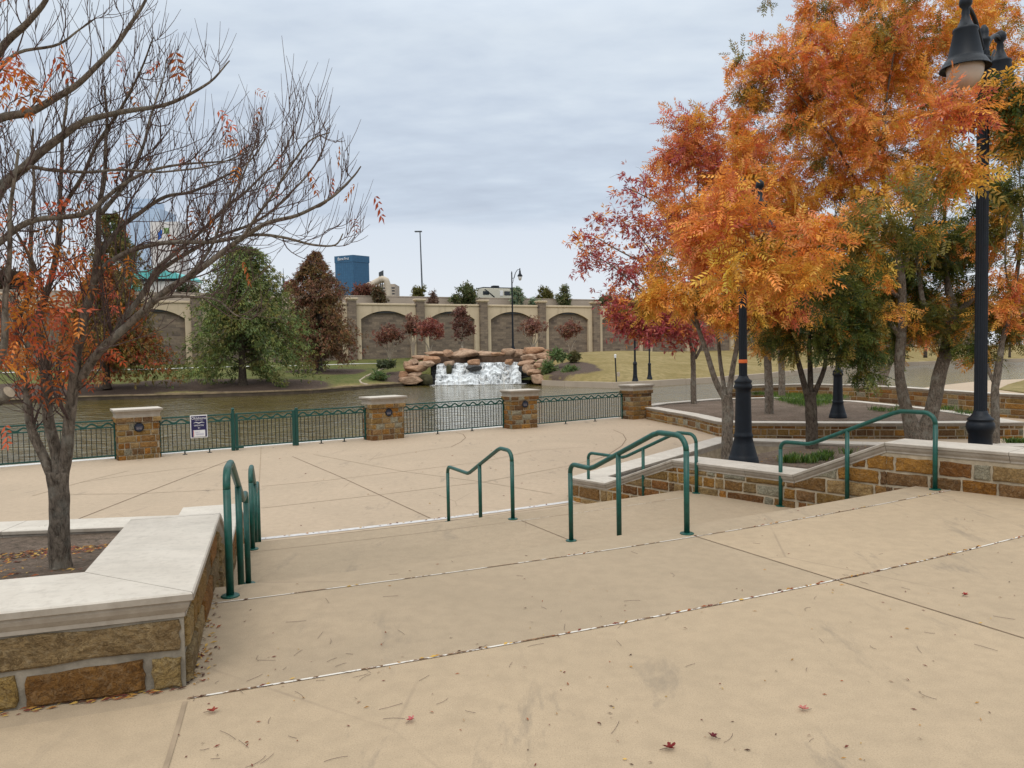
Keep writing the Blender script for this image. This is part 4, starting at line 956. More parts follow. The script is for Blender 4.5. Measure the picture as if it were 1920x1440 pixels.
def fence():
    n1 = Vector((-d1.y, d1.x)); n2 = Vector((-d2.y, d2.x)); n3 = Vector((-d3.y, d3.x)); n4 = Vector((-d4.y, d4.x)); ins = .34
    a1 = Vector(P1) + d1 * .99 + n1 * .16; b1 = Vector(P2) + n2 * .42; D1 = (b1 - a1); L1 = D1.length; u1 = D1 / L1; g1 = math.atan2(u1.y, u1.x)
    # gate ends from the photo columns 440 and 555
    def f_at(px):
        lo, hi = 0, L1
        for _ in range(40):
            md = (lo + hi) / 2; q = a1 + u1 * md; x = 960 + FPX * (q.x * _r2[0] + q.y * _r2[1] - EYE * _r2[2]) / (q.x * _f[0] + q.y * _f[1] - EYE * _f[2])
            if x < px: lo = md
            else: hi = md
        return lo
    ga, gb = f_at(440), f_at(556)
    def panel(s, e, name, label, cat, grp, **kw):
        L = e - s; o = a1 + u1 * s; r = empty(name, (o.x, o.y, 0), g1); tag(r, label, cat, grp); fence_parts(r, L, **kw); return r
    GR = 'green canal fence panels'
    panel(0, ga - .03, 'canal_fence', 'green fence panel carrying the blue sign, left of the gate', 'fence', GR)
    panel(gb + .03, L1, 'canal_fence', 'short green fence panel between the gate and the next pillar', 'fence', GR, post0=False)
    g = panel(ga + .04, gb - .04, 'fence_gate', 'green gate in the canal fence with thick square posts', 'gate', None, gate=True)
    m = MB(); m.box((-.06, 0, .56), (.075, .075, 1.12), 0, .01); m.lathe([(.03, 1.12), (.045, 1.14), (.045, 1.17), (.02, 1.2)], 12, (-.06, 0, 0)); m.build('gate_post', 'green_fence', g)
    m = MB(); m.box((gb - ga - .02, 0, .55), (.085, .085, 1.1), 0, .01); m.build('gate_post', 'green_fence', g)
    m = MB(); m.box((.08, -.04, .09), (.24, .05, .07), 0, .01); m.build('latch', 'green_fence', g)
    for (pa, da, na, wa, pb, nb, lab) in ((P2, d2, n2, 1.08, P3, n3, 'green fence panel in front of the waterfall, between the two middle pillars'), (P3, d3, n3, 1.0, P4, n4, 'green fence panel ending at the corner pillar on the right')):
        a = Vector(pa) + da * wa + na * .2; b = Vector(pb) + nb * .55; dd = b - a; r = empty('canal_fence', (a.x, a.y, 0), math.atan2(dd.y, dd.x)); tag(r, lab, 'fence', GR); fence_parts(r, dd.length)
    b = Vector(P1) + n1 * .36; u = Vector((-.85, -.525)).normalized(); L = 4.4; a = b + u * L
    r = empty('canal_fence', (a.x, a.y, 0), math.atan2(-u.y, -u.x)); tag(r, 'green fence panel behind the bare tree at the far left', 'fence', GR); fence_parts(r, L)
    # blue sign hung on the first panel
    s0, s1 = f_at(358), f_at(390); w = s1 - s0; o = a1 + u1 * s0
    sg = tag(empty('sign', (o.x, o.y, 0), g1), 'navy blue sign with white border and lettering hung on the fence', 'sign')
    zt, zb_ = 1.05, .43; hh = zt - zb_
    m = MB(); m.box((w / 2, -.045, (zt + zb_) / 2), (w, .02, hh), 0, .003); m.build('board', 'white_paint', sg)
    m = MB(); m.box((w / 2, -.0575, (zt + zb_) / 2), (w * .90, .006, hh * .92)); m.build('face', 'navy', sg)
    m = MB(); m.box((w / 2, -.0635, zb_ + hh * .20), (w * .70, .006, hh * .29)); m.build('inset_panel', 'white_paint', sg)
    m = MB(); m.box((w * .175, -.0675, zb_ + hh * .20), (w * .03, .004, hh * .27)); m.build('inset_edge', 'red_ink', sg)
    rx = (R(90), 0, 0)
    text('Oklahoma', 'lettering', hh * .145, 'white_paint', sg, (w / 2, -.062, zb_ + hh * .865), rx, ext=.001, font_scale=(1.02, 1.1, 1))
    text('C R U I S E S', 'lettering', hh * .062, 'white_paint', sg, (w / 2, -.062, zb_ + hh * .775), rx, ext=.001)
    text('OPERATED', 'lettering', hh * .082, 'white_paint', sg, (w / 2, -.062, zb_ + hh * .545), rx, ext=.001, font_scale=(1.02, 1.1, 1))
    text('BY', 'lettering', hh * .08, 'white_paint', sg, (w / 2, -.062, zb_ + hh * .435), rx, ext=.001)
    text('OKC', 'lettering', hh * .10, 'ink', sg, (w * .40, -.068, zb_ + hh * .25), rx, ext=.001)
    text('FERRIES', 'lettering', hh * .10, 'ink', sg, (w * .53, -.068, zb_ + hh * .155), rx, ext=.001)
    V = []; n = 20
    for i in range(n + 1):
        t = i / n; x = w * (.16 + .68 * t); c = zb_ + hh * (.68 + .022 * math.cos(2 * math.pi * t) * -1 + .02 * (0)); c = zb_ + hh * (.675 + .020 * math.cos(4 * math.pi * t - math.pi) * .9); th = hh * .024 * math.sin(math.pi * t) ** .8
        V += [(x, -.0625, c - th), (x, -.0625, c + th * .6)]
    m = MB(); m.add(V, [(2 * i, 2 * i + 2, 2 * i + 3, 2 * i + 1) for i in range(n)]); m.build('wave_emblem', 'white_paint', sg)
fence()
# ------------------------------------------------------------------ lamp posts
def lamp_heads(root, z, spread, ang, sc=1.0):
    for sgn in (1, -1):
        hx, hy = math.cos(ang) * spread * sgn, math.sin(ang) * spread * sgn
        m = MB(); S = sc
        m.lathe([(.035 * S, 0), (.10 * S, .0), (.265 * S, -.045 * S), (.27 * S, -.06 * S), (.25 * S, -.02 * S), (.21 * S, .045 * S), (.19 * S, .055 * S), (.185 * S, .08 * S), (.125 * S, .36 * S), (.135 * S, .375 * S), (.13 * S, .40 * S), (.09 * S, .42 * S), (.055 * S, .50 * S), (.04 * S, .55 * S), (.045 * S, .58 * S), (.035 * S, .63 * S), (.062 * S, .66 * S), (.072 * S, .70 * S), (.06 * S, .75 * S), (.02 * S, .785 * S)], 24, (hx, hy, z))
        h = m.build('lamp_head', 'black_paint', root, True)
        g = MB(); g.lathe([(.19 * S, -.02 * S), (.195 * S, -.06 * S), (.185 * S, -.13 * S), (.15 * S, -.21 * S), (.08 * S, -.265 * S), (.01 * S, -.28 * S)], 24, (hx, hy, z)); g.build('globe', 'globe', h, True)
        m = MB(); P = []
        for t in np.linspace(0, 1, 12):
            P.append((hx * t, hy * t, z + .30 * S + .36 * S * math.sin(t * math.pi * .5) + .05 * math.sin(t * math.pi)))
        m.tube(P, .026 * S, 8)
        m.tube([(hx * (.1 + .55 * t), hy * (.1 + .55 * t), z + .05 * S + .42 * S * t) for t in np.linspace(0, 1, 6)], .016 * S, 6)
        m.build('arm', 'black_paint', root, True)
def flute(mb, r, z0, z1, n=16, r1=None):
    r1 = r1 or r; V = []; k = n * 2
    for rr, z in ((r, z0), (r1, z1)):
        for i in range(k): a = 2 * math.pi * i / k; q = rr * (1 if i % 2 else .90); V.append((q * math.cos(a), q * math.sin(a), z))
    mb.add(V, [(i, (i + 1) % k, k + (i + 1) % k, k + i) for i in range(k)])
def big_lamp():
    X, Y = 5.84, 9.57; z0 = 1.30; root = tag(empty('street_lamp', (X, Y, z0)), 'tall fluted black double lamp post rising out of the frame at right', 'lamp post')
    ring = D(1836, 800, Y)[2] - z0; top = D(1842, 66, Y)[2] - z0
    m = MB(); m.lathe([(.145, -.2), (.145, 0), (.135, .02), (.132, ring - .09), (.142, ring - .075), (.142, ring - .06), (.15, ring - .05), (.163, ring), (.155, ring + .05), (.135, ring + .075), (.15, ring + .085), (.15, ring + .10), (.12, ring + .12), (.085, ring + .17), (.08, ring + .2)], 28); m.build('base', 'black_paint', root, True)
    m = MB(); flute(m, .073, ring + .18, top - .2, 16, .066); m.build('shaft', 'black_paint', root)
    m = MB(); m.lathe([(.07, top - .32), (.085, top - .31), (.085, top - .28), (.06, top - .26), (.06, top - .1), (.075, top - .08), (.075, top - .05), (.05, top - .02), (.055, top + .02), (.05, top + .07), (.02, top + .12)], 20); m.build('finial', 'black_paint', root, True)
    lamp_heads(root, D(1814, 117, 9.0)[2] - z0, .742, math.atan2(-.52, -.53), 1.0)
big_lamp()
def lamp_proto(label, loc, sc=1.0, shaft=4.75, hd=100):
    root = tag(empty('street_lamp', loc), label, 'lamp post', 'black lamp posts with bell shaped bases'); root.scale = (sc, sc, sc)
    m = MB(); m.lathe([(.26, -.1), (.26, .05), (.25, .07), (.25, .10), (.235, .12), (.225, .16), (.18, .33), (.155, .44), (.165, .46), (.165, .49), (.148, .52), (.145, .55), (.128, 1.22), (.128, 1.27), (.15, 1.30), (.158, 1.33), (.15, 1.36), (.135, 1.38), (.148, 1.41), (.148, 1.43), (.10, 1.47), (.075, 1.52)], 28); m.build('base', 'black_paint', root, True)
    m = MB(); flute(m, .071, 1.48, shaft, 14, .06); m.build('shaft', 'black_paint', root)
    m = MB(); m.lathe([(.06, shaft - .02), (.08, shaft), (.055, shaft + .06), (.06, shaft + .12), (.02, shaft + .2)], 16); m.build('finial', 'black_paint', root, True)
    lamp_heads(root, shaft - .75, .62, R(hd), .95); return root
l1 = hit(1394, 868, zsoilR)
la = lamp_proto('black lamp post with an orange tape band, in the near right planter', l1, .93)
m = MB(); m.lathe([(.073, 0), (.076, .01), (.076, .05), (.073, .06)], 20, (0, 0, 1.74)); m.build('tape_band', 'orange_tape', la)
l2 = hit(1571, 783, zsoilF); l2c = lamp_proto('black lamp post with a bell base in the grassy far bed', l2, 1.0)
def lamp_copy(src, loc, sc, label):
    c = copy_tree(src); c.location = loc; c.scale = (sc,) * 3; c['label'] = label; return c
p = hit(1191, 718, zb, 50); lamp_copy(l2c, p, 1.16, 'black lamp post rising behind the corner pillar, base on the far bank')
p = hit(1218, 711, zb, 50); lamp_copy(l2c, p, .92, 'black lamp post on the dry grass slope, right of the corner pillar')
def hook_lamp():
    p = hit(962, 656, lambda x, y: zb(x, y), 76) ; Y = 80.0; b = D(962, 657, Y); t = D(958.5, 512, Y); root = tag(empty('street_lamp', (b[0], Y, b[2] - .3)), 'slim black lamp post with a hooked arm behind the waterfall', 'lamp post')
    h = t[2] - b[2] + .3; m = MB(); m.lathe([(.20, -1.2), (.20, .5), (.12, .8), (.10, 1.2), (.085, h * .5), (.06, h - .1), (.07, h), (.02, h + .2)], 14); m.build('pole', 'black_paint', root, True)
    dx = D(974, 520, Y)[0] - t[0]; m = MB(); m.tube([(0, 0, h - .55), (.25, 0, h - .5), (dx * .45, 0, h + .0), (dx * .7, 0, h + .32), (dx, 0, h + .38), (dx, 0, h + .15)], .035, 8); m.tube([(0, 0, h - 1.2), (.12, 0, h - .9), (dx * .4, 0, h - .05)], .02, 6); m.build('arm', 'black_paint', root, True)
    m = MB(); m.lathe([(.03, .5), (.06, .42), (.04, .35), (.09, .2), (.11, -.05), (.28, -.3), (.26, -.36), (.1, -.36)], 16, (dx, 0, h)); hd = m.build('lamp_head', 'black_paint', root, True)
    m = MB(); m.lathe([(.20, -.36), (.2, -.5), (.13, -.72), (.01, -.8)], 14, (dx, 0, h)); m.build('globe', 'coping_pale', hd, True)
hook_lamp()
def marker():
    p = hit(1156, 717, zb, 50); k = p[1] / FPX; root = tag(empty('marker_post', p), 'thin black post with a white tip and a small box on the far bank', 'post')
    m = MB(); m.tube([(0, 0, -.3), (-.08, 0, 46 * k)], .055, 8); m.build('pole', 'black_paint', root)
    m = MB(); m.lathe([(.09, 0), (.10, .25), (.05, .3)], 10, (-.08, 0, 46 * k)); m.build('tip', 'white_paint', root)
    m = MB(); m.box((.16, 0, 15 * k), (.22, .16, .36), 0, .02); m.build('box', 'stucco_grey', root)
marker()
# ------------------------------------------------------------------ waterfall and boulders
def rock_mesh(seed, s, flat=.6, sub=4, soft=.035):
    rng = random.Random(seed); bm = bmesh.new(); bmesh.ops.create_icosphere(bm, subdivisions=sub, radius=1); pl = []
    for i in range(13):
        v = Vector((rng.gauss(0, 1), rng.gauss(0, 1), rng.gauss(0, 1))).normalized(); pl.append((v, rng.uniform(.62, 1.0)))
    pl += [(Vector((rng.gauss(0, .12), rng.gauss(0, .12), 1)).normalized(), rng.uniform(.55, .8)), (Vector((0, 0, -1)), .7)]
    for v in bm.verts:
        d = v.co.normalized(); r = 1.1
        for n_, h in pl:
            c = d.dot(n_)
            if c > .15: r = min(r, h / c)
        r += soft * noise.noise(d * 2.4 + Vector((seed, 0, 0))) + .03 * noise.noise(d * 7 + Vector((0, seed, 0)))
        v.co = Vector((d.x * r * s[0], d.y * r * s[1], d.z * r * s[2] + 0))
    me = bpy.data.meshes.new('boulder'); bm.to_mesh(me); bm.free(); me.polygons.foreach_set('use_smooth', [True] * len(me.polygons)); return me
def boulder(px, py, w, h, Y, seed, label, mat='sandstone', rz=0.0, tilt=0.0, grp='sandstone boulders around the waterfall'):
    k = Y / FPX; p = D(px, py, Y); s = (w * k / 2 * 1.32, max(w, h) * k / 2 * .95, h * k / 2 * 1.62)
    o = link('boulder', rock_mesh(seed, s), mat); o.location = p; o.rotation_euler = (0, tilt, rz); tag(o, label, 'boulder', grp)
B_ = [
 (787, 671, 26, 9, 75, 'thin flat boulder topping the left stack beside the waterfall'), (806, 676, 30, 13, 74.6, 'wide brown boulder at the inner end of the left stack, top row'),
 (774, 680, 20, 12, 74.4, 'blocky boulder in the second row of the left stack'), (799, 683.5, 30, 10, 73.6, 'long tan boulder overhanging the water in the left stack'),
 (765, 684, 16, 12, 74.2, 'dark shaded boulder at the outer edge of the left stack'), (781, 692, 38, 12, 73.4, 'large orange slab in the middle of the left stack'),
 (758, 702, 17, 13, 73.2, 'rounded pinkish boulder standing at the lower left of the left stack'), (776, 703, 24, 8, 73, 'flat reddish boulder under the orange slab of the left stack'),
 (772, 713, 36, 13, 72.6, 'big pale orange boulder at the foot of the left stack, on the water'), (797, 712, 22, 18, 72.9, 'mossy dark boulder between the left stack and the falling water'),
 (823, 663.5, 42, 8, 76.2, 'long flat slab at the left end of the row above the waterfall'), (841, 663, 17, 12, 75.8, 'broken grey brown block beside the left slab above the waterfall'),
 (869, 664, 48, 11, 76, 'largest orange slab in the row above the waterfall'), (880, 659.5, 34, 8, 77.6, 'upper slab lying behind the largest orange slab above the waterfall'), (910, 663, 34, 9, 76.2, 'orange slab right of the largest one above the waterfall'), (930, 664, 26, 6, 75.8, 'thin pale slab just left of the lamp post, above the waterfall'),
 (953, 660, 24, 13, 76.4, 'orange boulder below the hooked lamp post'), (972, 663, 20, 14, 76.4, 'dark brown boulder right of the hooked lamp post'),
 (999, 660, 36, 15, 74.2, 'big rounded grey topped boulder crowning the right stack'), (1020, 661, 18, 11, 74.6, 'small brown boulder at the back of the right stack'), (997, 670, 30, 10, 73.4, 'orange boulder in the second row of the right stack'), (1018, 668, 26, 12, 73.2, 'tan wedge shaped boulder right in the second row of the right stack'),
 (989, 680, 30, 8, 72.6, 'flat brown boulder reaching over the water in the right stack'), (1016, 678, 22, 10, 72.2, 'squarish pale boulder in the third row of the right stack'), (1030, 672, 16, 10, 72.5, 'pale boulder at the outer right of the right stack'),
 (1008, 686, 18, 9, 71.4, 'small orange boulder under the squarish one in the right stack'), (993, 692, 20, 13, 71.6, 'dark brown boulder beside the falling water, right stack'), (1004, 698, 24, 10, 70.6, 'pinkish boulder low in the right stack'),
 (1009, 711, 24, 15, 69.6, 'pale rounded boulder at the foot of the right stack, on the water'), (1039, 700, 10, 8, 70.4, 'small pale boulder lying on the mulch right of the waterfall')]
for i, (x, y, w, h, Y, lab) in enumerate(B_): boulder(x, y, w, h, Y, 40 + i, lab, 'moss_rock' if 'mossy' in lab else 'sandstone', random.Random(i).uniform(-.5, .5), random.Random(i + 9).uniform(-.12, .12))
for x, y, w, h, Y, lab, mt in ((842, 681, 18, 8, 74.2, 'flat orange rock sitting in the left of the waterfall lip', 'sandstone'), (889, 679, 18, 9, 74.2, 'square reddish rock in the middle of the waterfall lip', 'sandstone'), (954, 679, 14, 9, 74.2, 'small brown rock near the right end of the waterfall lip', 'sandstone'),
    (888, 690, 22, 10, 73.4, 'wet black rock splitting the falling water below the reddish rock', 'wet_rock'), (842, 692, 8, 16, 73.6, 'upright mossy rock under the flat orange rock in the water', 'moss_rock'), (981, 692, 13, 13, 73.4, 'wet dark rock at the right edge of the falling water', 'wet_rock')):
    boulder(x, y, w, h, Y, int(x * 7 + y), lab, mt, grp='rocks standing in the waterfall')
def waterfall():
    root = tag(empty('waterfall', (0, 74, -.5)), 'wide stepped waterfall pouring white water into the canal', 'waterfall')
    xa, xb = D(806, 700, 73.5)[0], D(993, 700, 73.5)[0]
    m = MB(); rng = random.Random(4)
    for i in range(8):                   # dark stone ledges
        z = 2.02 - i * .27; y = 1.95 - i * .30
        for j in range(14):
            x = xa + (xb - xa) * (j + .5) / 14 + rng.uniform(-.1, .1); m.box((x, y + rng.uniform(-.1, .1), z - 1.2), ((xb - xa) / 14 * rng.uniform(.9, 1.1), 1.6, 2.4 + rng.uniform(-.06, .06)), rng.uniform(-.04, .04), .05)
    m.build('stone_ledge', 'wet_rock', root)
    x0, x1 = D(817, 690, 73.5)[0], D(977, 690, 73.5)[0]; n, k = 110, 46; V = []
    for i in range(n + 1):
        x = x0 + (x1 - x0) * i / n; tw = .35 * noise.noise((x * .9, 0, 0))
        for j in range(k + 1):
            t = j / k; tt = t * 4 + 3 * tw + .5 * noise.noise((x * 2.1, 7, 0)); st = math.floor(tt); f = tt - st
            y = 1.2 - 2.25 * (min(1.12, max(-.1, (st + sst(.0, .45, f)) / 4))) - .2 - .10 * noise.noise((x * 1.6, t * 5, 1)) - .06 * noise.noise((x * 5, t * 9, 2)); z = 2.02 * (1 - t) ** .92 + .03 + .06 * noise.noise((x * 2, t * 3, 5))
            V.append((x, y - .12, max(z, .02)))
    q = k + 1; m = MB(); m.add(V, [(i * q + j, i * q + j + 1, (i + 1) * q + j + 1, (i + 1) * q + j) for i in range(n) for j in range(k)]); m.build('falling_water', 'falling_water', root, True)
    m = MB(); V = []
    for i in range(90):
        x = x0 - .5 + (x1 - x0 + 1.0) * i / 89; V += [(x, -1.0, .05), (x, -1.55 - .35 * noise.noise((x * 1.1, 3, 0)) - .25 * noise.noise((x * 4, 3, 0)), .012)]
    m.add(V, [(2 * i, 2 * i + 1, 2 * i + 3, 2 * i + 2) for i in range(89)]); m.build('foam', 'white_paint', root)
    m = MB(); rng = random.Random(8)
    for i in range(300):                 # strands and clots of white water leaping off the ledges
        x = rng.uniform(x0, x1); t = rng.random() ** .8; y = .92 - 2.3 * t - .16; z = 2.02 * (1 - t); r = rng.uniform(.012, .045); l = rng.uniform(.15, .55)
        m.tube([(x, y + .08, z + .05), (x + rng.uniform(-.03, .03), y - .05, z + .02 - l * .25), (x + rng.uniform(-.05, .05), y - .12, max(.02, z - l * .7)), (x + rng.uniform(-.06, .06), y - .15, max(.01, z - l))], [r * .6, r, r * .9, r * .5], 5)
    struct(m.build('spray', 'coping_pale', root, True), 'stuff')
    z = 2.08; m = MB(); m.box(((x0 + x1) / 2, 3.2, z - .1), (x1 - x0 + 1, 4.2, .05)); m.build('upper_pool', 'water', root)
    m = MB(); m.box(((x0 + x1) / 2 - .2, 4.2, z + .30), (x1 - x0 + 1.5, .4, .9), 0, .03); m.build('back_wall', 'dark_brick', root)
waterfall()
# ------------------------------------------------------------------ vegetation helpers
def pinnate(n, L, ll, lw, spread=52, droop=.35):
    Q = []
    def leaflet(b, d, w):
        d = np.array(d) / np.linalg.norm(d); s = np.cross(d, [0, 0, 1]); s /= np.linalg.norm(s); b = np.array(b)
        Q.append([b, b + d * ll * .45 + s * w / 2 + [0, 0, .006], b + d * ll, b + d * ll * .45 - s * w / 2 + [0, 0, .006]])
    for i in range(n):
        x = L * (.22 + .70 * i / max(1, n - 1)); z = -droop * x * x / L; a = R(spread + (i % 2) * 6)
        for sg in (1, -1): leaflet((x, 0, z), (math.cos(a), sg * math.sin(a), -.30 - .1 * (i % 3)), lw * (.85 + .3 * math.sin(math.pi * (i + .5) / n)))
    leaflet((L * .95, 0, -droop * L * .9), (1, 0, -.5), lw)
    return np.array(Q)
def spray(n, L, w, seed=0, droop=.2):
    rng = np.random.default_rng(seed); Q = []
    for i in range(n):
        a = rng.uniform(-1.1, 1.1); e = rng.uniform(-.9, .35); d = np.array([math.cos(a) * math.cos(e), math.sin(a) * math.cos(e), math.sin(e) - droop]); d /= np.linalg.norm(d)
        s = np.cross(d, rng.normal(size=3)); s /= np.linalg.norm(s); b = d * L * rng.uniform(0, .45); l = L * rng.uniform(.5, 1)
        Q.append([b, b + d * l * .5 + s * w / 2, b + d * l, b + d * l * .5 - s * w / 2])
    return np.array(Q)
def place(T, pos, dirs, rng, scale=(.75, 1.2), roll=.7):
    n = len(pos); d = dirs / np.linalg.norm(dirs, axis=1, keepdims=True); up = np.tile([0, 0, 1.0], (n, 1)) + rng.normal(0, roll, (n, 3))
    s = np.cross(up, d); s /= np.maximum(1e-6, np.linalg.norm(s, axis=1, keepdims=True)); u = np.cross(d, s)
    Rm = np.stack([d, s, u], 1) * rng.uniform(*scale, (n, 1, 1))
    return (np.einsum('qvk,nkj->nqvj', T, Rm) + pos[:, None, None, :])
def colours(pal, n, k, rng, jit=.16):
    P = np.array([c[:3] for c in pal]); c = P[rng.integers(0, len(P), n)] * rng.uniform(1 - jit * 1.6, 1 + jit * 1.3, (n, 1)) * rng.uniform(1 - jit * .5, 1 + jit * .5, (n, 3))
    return np.repeat(c[:, None, :], k, 1) * rng.uniform(.85, 1.12, (n, k, 1))
ORANGE = [lin(238, 172, 78), lin(230, 154, 74), lin(232, 144, 86), lin(238, 182, 80), lin(222, 138, 72)]
GOLD = [lin(238, 184, 78), lin(230, 168, 70), lin(222, 164, 68), lin(234, 154, 74)]
REDOR = [lin(216, 122, 78), lin(224, 142, 76), lin(204, 108, 80), lin(220, 152, 74)]
CRIM = [lin(180, 84, 88), lin(168, 72, 80), lin(192, 100, 92), lin(192, 112, 84)]
GREEN = [lin(104, 116, 48, .9), lin(84, 100, 42, .9), lin(124, 126, 52, .9), lin(72, 90, 44, .9)]
OLIVE = [lin(138, 126, 52, .9), lin(116, 114, 50, .9), lin(166, 136, 56, .9), lin(100, 104, 48, .9)]
BARE = [lin(204, 112, 50, .95), lin(196, 96, 58, .95), lin(212, 134, 52, .95), lin(184, 104, 46, .9)]
T_NEAR = pinnate(5, .26, .085, .026); T_MID = pinnate(4, .28, .10, .034); T_FAR = spray(6, .34, .085, 3)
def grow(limbs, targets, rng, rk=.010, rmin=.003, bend=.12):
    """branches from guided limbs out to every target; returns [(pts, radii)]"""
    NP, NR, ND = [], [], []
    out = []
    for pts, rad in limbs:
        P = [Vector(p) for p in pts]; out.append((P, rad))
        for i in range(len(P) - 1):
            m = max(2, int((P[i + 1] - P[i]).length / .12))
            for j in range(m):
                if i == 0 and len(NP) < 8 and j < m // 2: continue
                NP.append(P[i].lerp(P[i + 1], j / m)); NR.append(rad[i] + (rad[i + 1] - rad[i]) * j / m); ND.append((P[i + 1] - P[i]).normalized())
    arr = np.array([tuple(p) for p in NP]); base = np.array(limbs[0][0][0]); tg = np.array(targets)
    d0 = np.array([np.min(np.linalg.norm(arr - t, axis=1)) for t in tg]); order = np.argsort(d0 + rng.uniform(0, .25, len(tg)))
    buf = np.zeros((len(arr) + len(tg) * 6, 3)); buf[:len(arr)] = arr; n = len(arr); tips = []
    for oi in order:
        t = tg[oi]; dv = t - buf[:n]; dist = np.linalg.norm(dv, axis=1); pen = dist * (1 + .35 * (dv[:, 2] < -.15)); i = int(np.argmin(pen)); p0 = Vector(buf[i]); T = Vector(t); L = (T - p0).length
        if L < .03: tips.append((oi, [p0, T])); continue
        c = p0 + ND[i] * L * .38 + Vector((0, 0, bend * L)) + Vector(rng.normal(0, .06 * L, 3)); k = 5; r0 = max(rmin, min(NR[i] * .72, rmin + rk * L)); pts = []; rs = []
        for j in range(k + 1):
            q = j / k; pts.append(p0 * (1 - q) ** 2 + c * 2 * q * (1 - q) + T * q * q); rs.append(r0 + (rmin * .6 - r0) * q)
        for j in range(1, k + 1):
            buf[n] = pts[j]; n += 1; NR.append(rs[j]); ND.append((pts[j] - pts[j - 1]).normalized())
        out.append((pts, rs)); tips.append((oi, pts))
    return out, tips
def B(px, py, rx, ry, Y, n, pal, ry_depth=None, dens=1.0):
    k = Y / FPX; return dict(c=np.array(D(px, py, Y)), r=np.array([rx * k, ry_depth if ry_depth else rx * k * .8, ry * k]), n=n, pal=pal, dens=dens)
def limb(pts, r0, r1):
    P = [D(*p) if len(p) == 3 else p for p in pts]; n = len(P); return (P, [r0 + (r1 - r0) * (i / (n - 1)) for i in range(n)])
MIXES = {}
def _mixes():
    for a, bs in ((ORANGE, (GOLD, REDOR, OLIVE)), (GOLD, (ORANGE, OLIVE, YEL)), (REDOR, (ORANGE, CRIM, GOLD)), (CRIM, (REDOR, ORANGE, CRIM)), (GREEN, (OLIVE, GREEN, GOLD)), (OLIVE, (GREEN, GOLD, ORANGE))): MIXES[id(a)] = list(bs)
YEL = [lin(238, 200, 86), lin(228, 184, 78)]
_mixes()
def broadleaf(name, label, cat, base, limbs, blobs, seed, T, per=9, bark='bark', group=None, sc=(.75, 1.2), rk=.010, rmin=.003, spreadk=.16, sides=6, leafmat='leaf', trunk_n=1):
    rng = np.random.default_rng(seed); root = empty(name, base); tag(root, label, cat, group); b = Vector(base)
    tg, pals, den = [], [], []
    for bl in blobs:
        v = rng.normal(size=(bl['n'], 3)); v /= np.linalg.norm(v, axis=1, keepdims=True); v *= rng.uniform(.2, 1, (bl['n'], 1)) ** .5 * np.clip(rng.normal(1.06, .24, (bl['n'], 1)), .5, 1.24)
        nb_ = MIXES.get(id(bl['pal']), [bl['pal']]); tg += list(bl['c'] + v * bl['r']); pals += [bl['pal'] if rng.random() < .68 else nb_[rng.integers(0, len(nb_))] for _ in range(bl['n'])]; den += [bl['dens']] * bl['n']
    br, tips = grow(limbs, tg, rng, rk, rmin)
    loc = lambda p: Vector(p) - b
    m = MB()
    for P, r in br[:trunk_n]: m.tube(smooth([loc(p) for p in P]), resample(r, P), 12)
    t = m.build('trunk', bark, root, True); rough_trunk(t)
    m = MB()
    for P, r in br[trunk_n:len(limbs)]: m.tube(smooth([loc(p) for p in P]), resample(r, P), 9)
    for P, r in br[len(limbs):]: m.tube([loc(p) for p in P], r, sides if r[0] > .008 else 4, False)
    m.build('branches', bark, root, True)
    Q, C = [], []
    for pid in {id(p): p for p in pals}.values():
        pos, dr = [], []
        for oi, P in tips:
            if pals[oi] is not pid: continue
            k = rng.poisson(per * den[oi]); L = len(P)
            for _ in range(k):
                q = rng.uniform(.35, 1.02) * (L - 1); i = min(L - 2, int(q)); p = P[i].lerp(P[i + 1], q - i); tan = (P[i + 1] - P[i]).normalized()
                d = tan * .7 + Vector(rng.normal(0, .75, 3)) + Vector((0, 0, -.25)); pos.append(tuple(p - b + Vector(rng.normal(0, spreadk * .5, 3)))); dr.append(tuple(d))
        if pos:
            q = place(T, np.array(pos), np.array(dr), rng, sc); n, k = q.shape[:2]; Q.append(q.reshape(-1, 4, 3)); C.append(colours(pid, n, k, rng).reshape(-1, 3))
    if Q: quads_obj('crown', np.concatenate(Q), np.concatenate(C), leafmat, root)
    return root
def smooth(P, k=4):
    P = [Vector(p) for p in P]
    if len(P) < 3: return P
    out = []
    for i in range(len(P) - 1):
        a, b, c, d = P[max(0, i - 1)], P[i], P[i + 1], P[min(len(P) - 1, i + 2)]
        for j in range(k):
            t = j / k; out.append(.5 * ((2 * b) + (c - a) * t + (2 * a - 5 * b + 4 * c - d) * t * t + (3 * b - a - 3 * c + d) * t ** 3))
    out.append(P[-1]); return out
def resample(r, P, k=4):
    if len(P) < 3: return list(r)
    out = []
    for i in range(len(P) - 1):
        for j in range(k): out.append(r[i] + (r[i + 1] - r[i]) * j / k)
    return out + [r[-1]]
def rough_trunk(o, amp=.10):
    me = o.data; co = np.zeros(len(me.vertices) * 3); me.vertices.foreach_get('co', co); co = co.reshape(-1, 3)
    no = np.zeros(len(me.vertices) * 3); me.vertices.foreach_get('normal', no); no = no.reshape(-1, 3)
    for i in range(len(co)):
        co[i] += no[i] * (.012 * noise.noise(Vector(co[i]) * 9) + .02 * noise.noise(Vector(co[i]) * 3))
    me.vertices.foreach_set('co', co.ravel()); me.update()
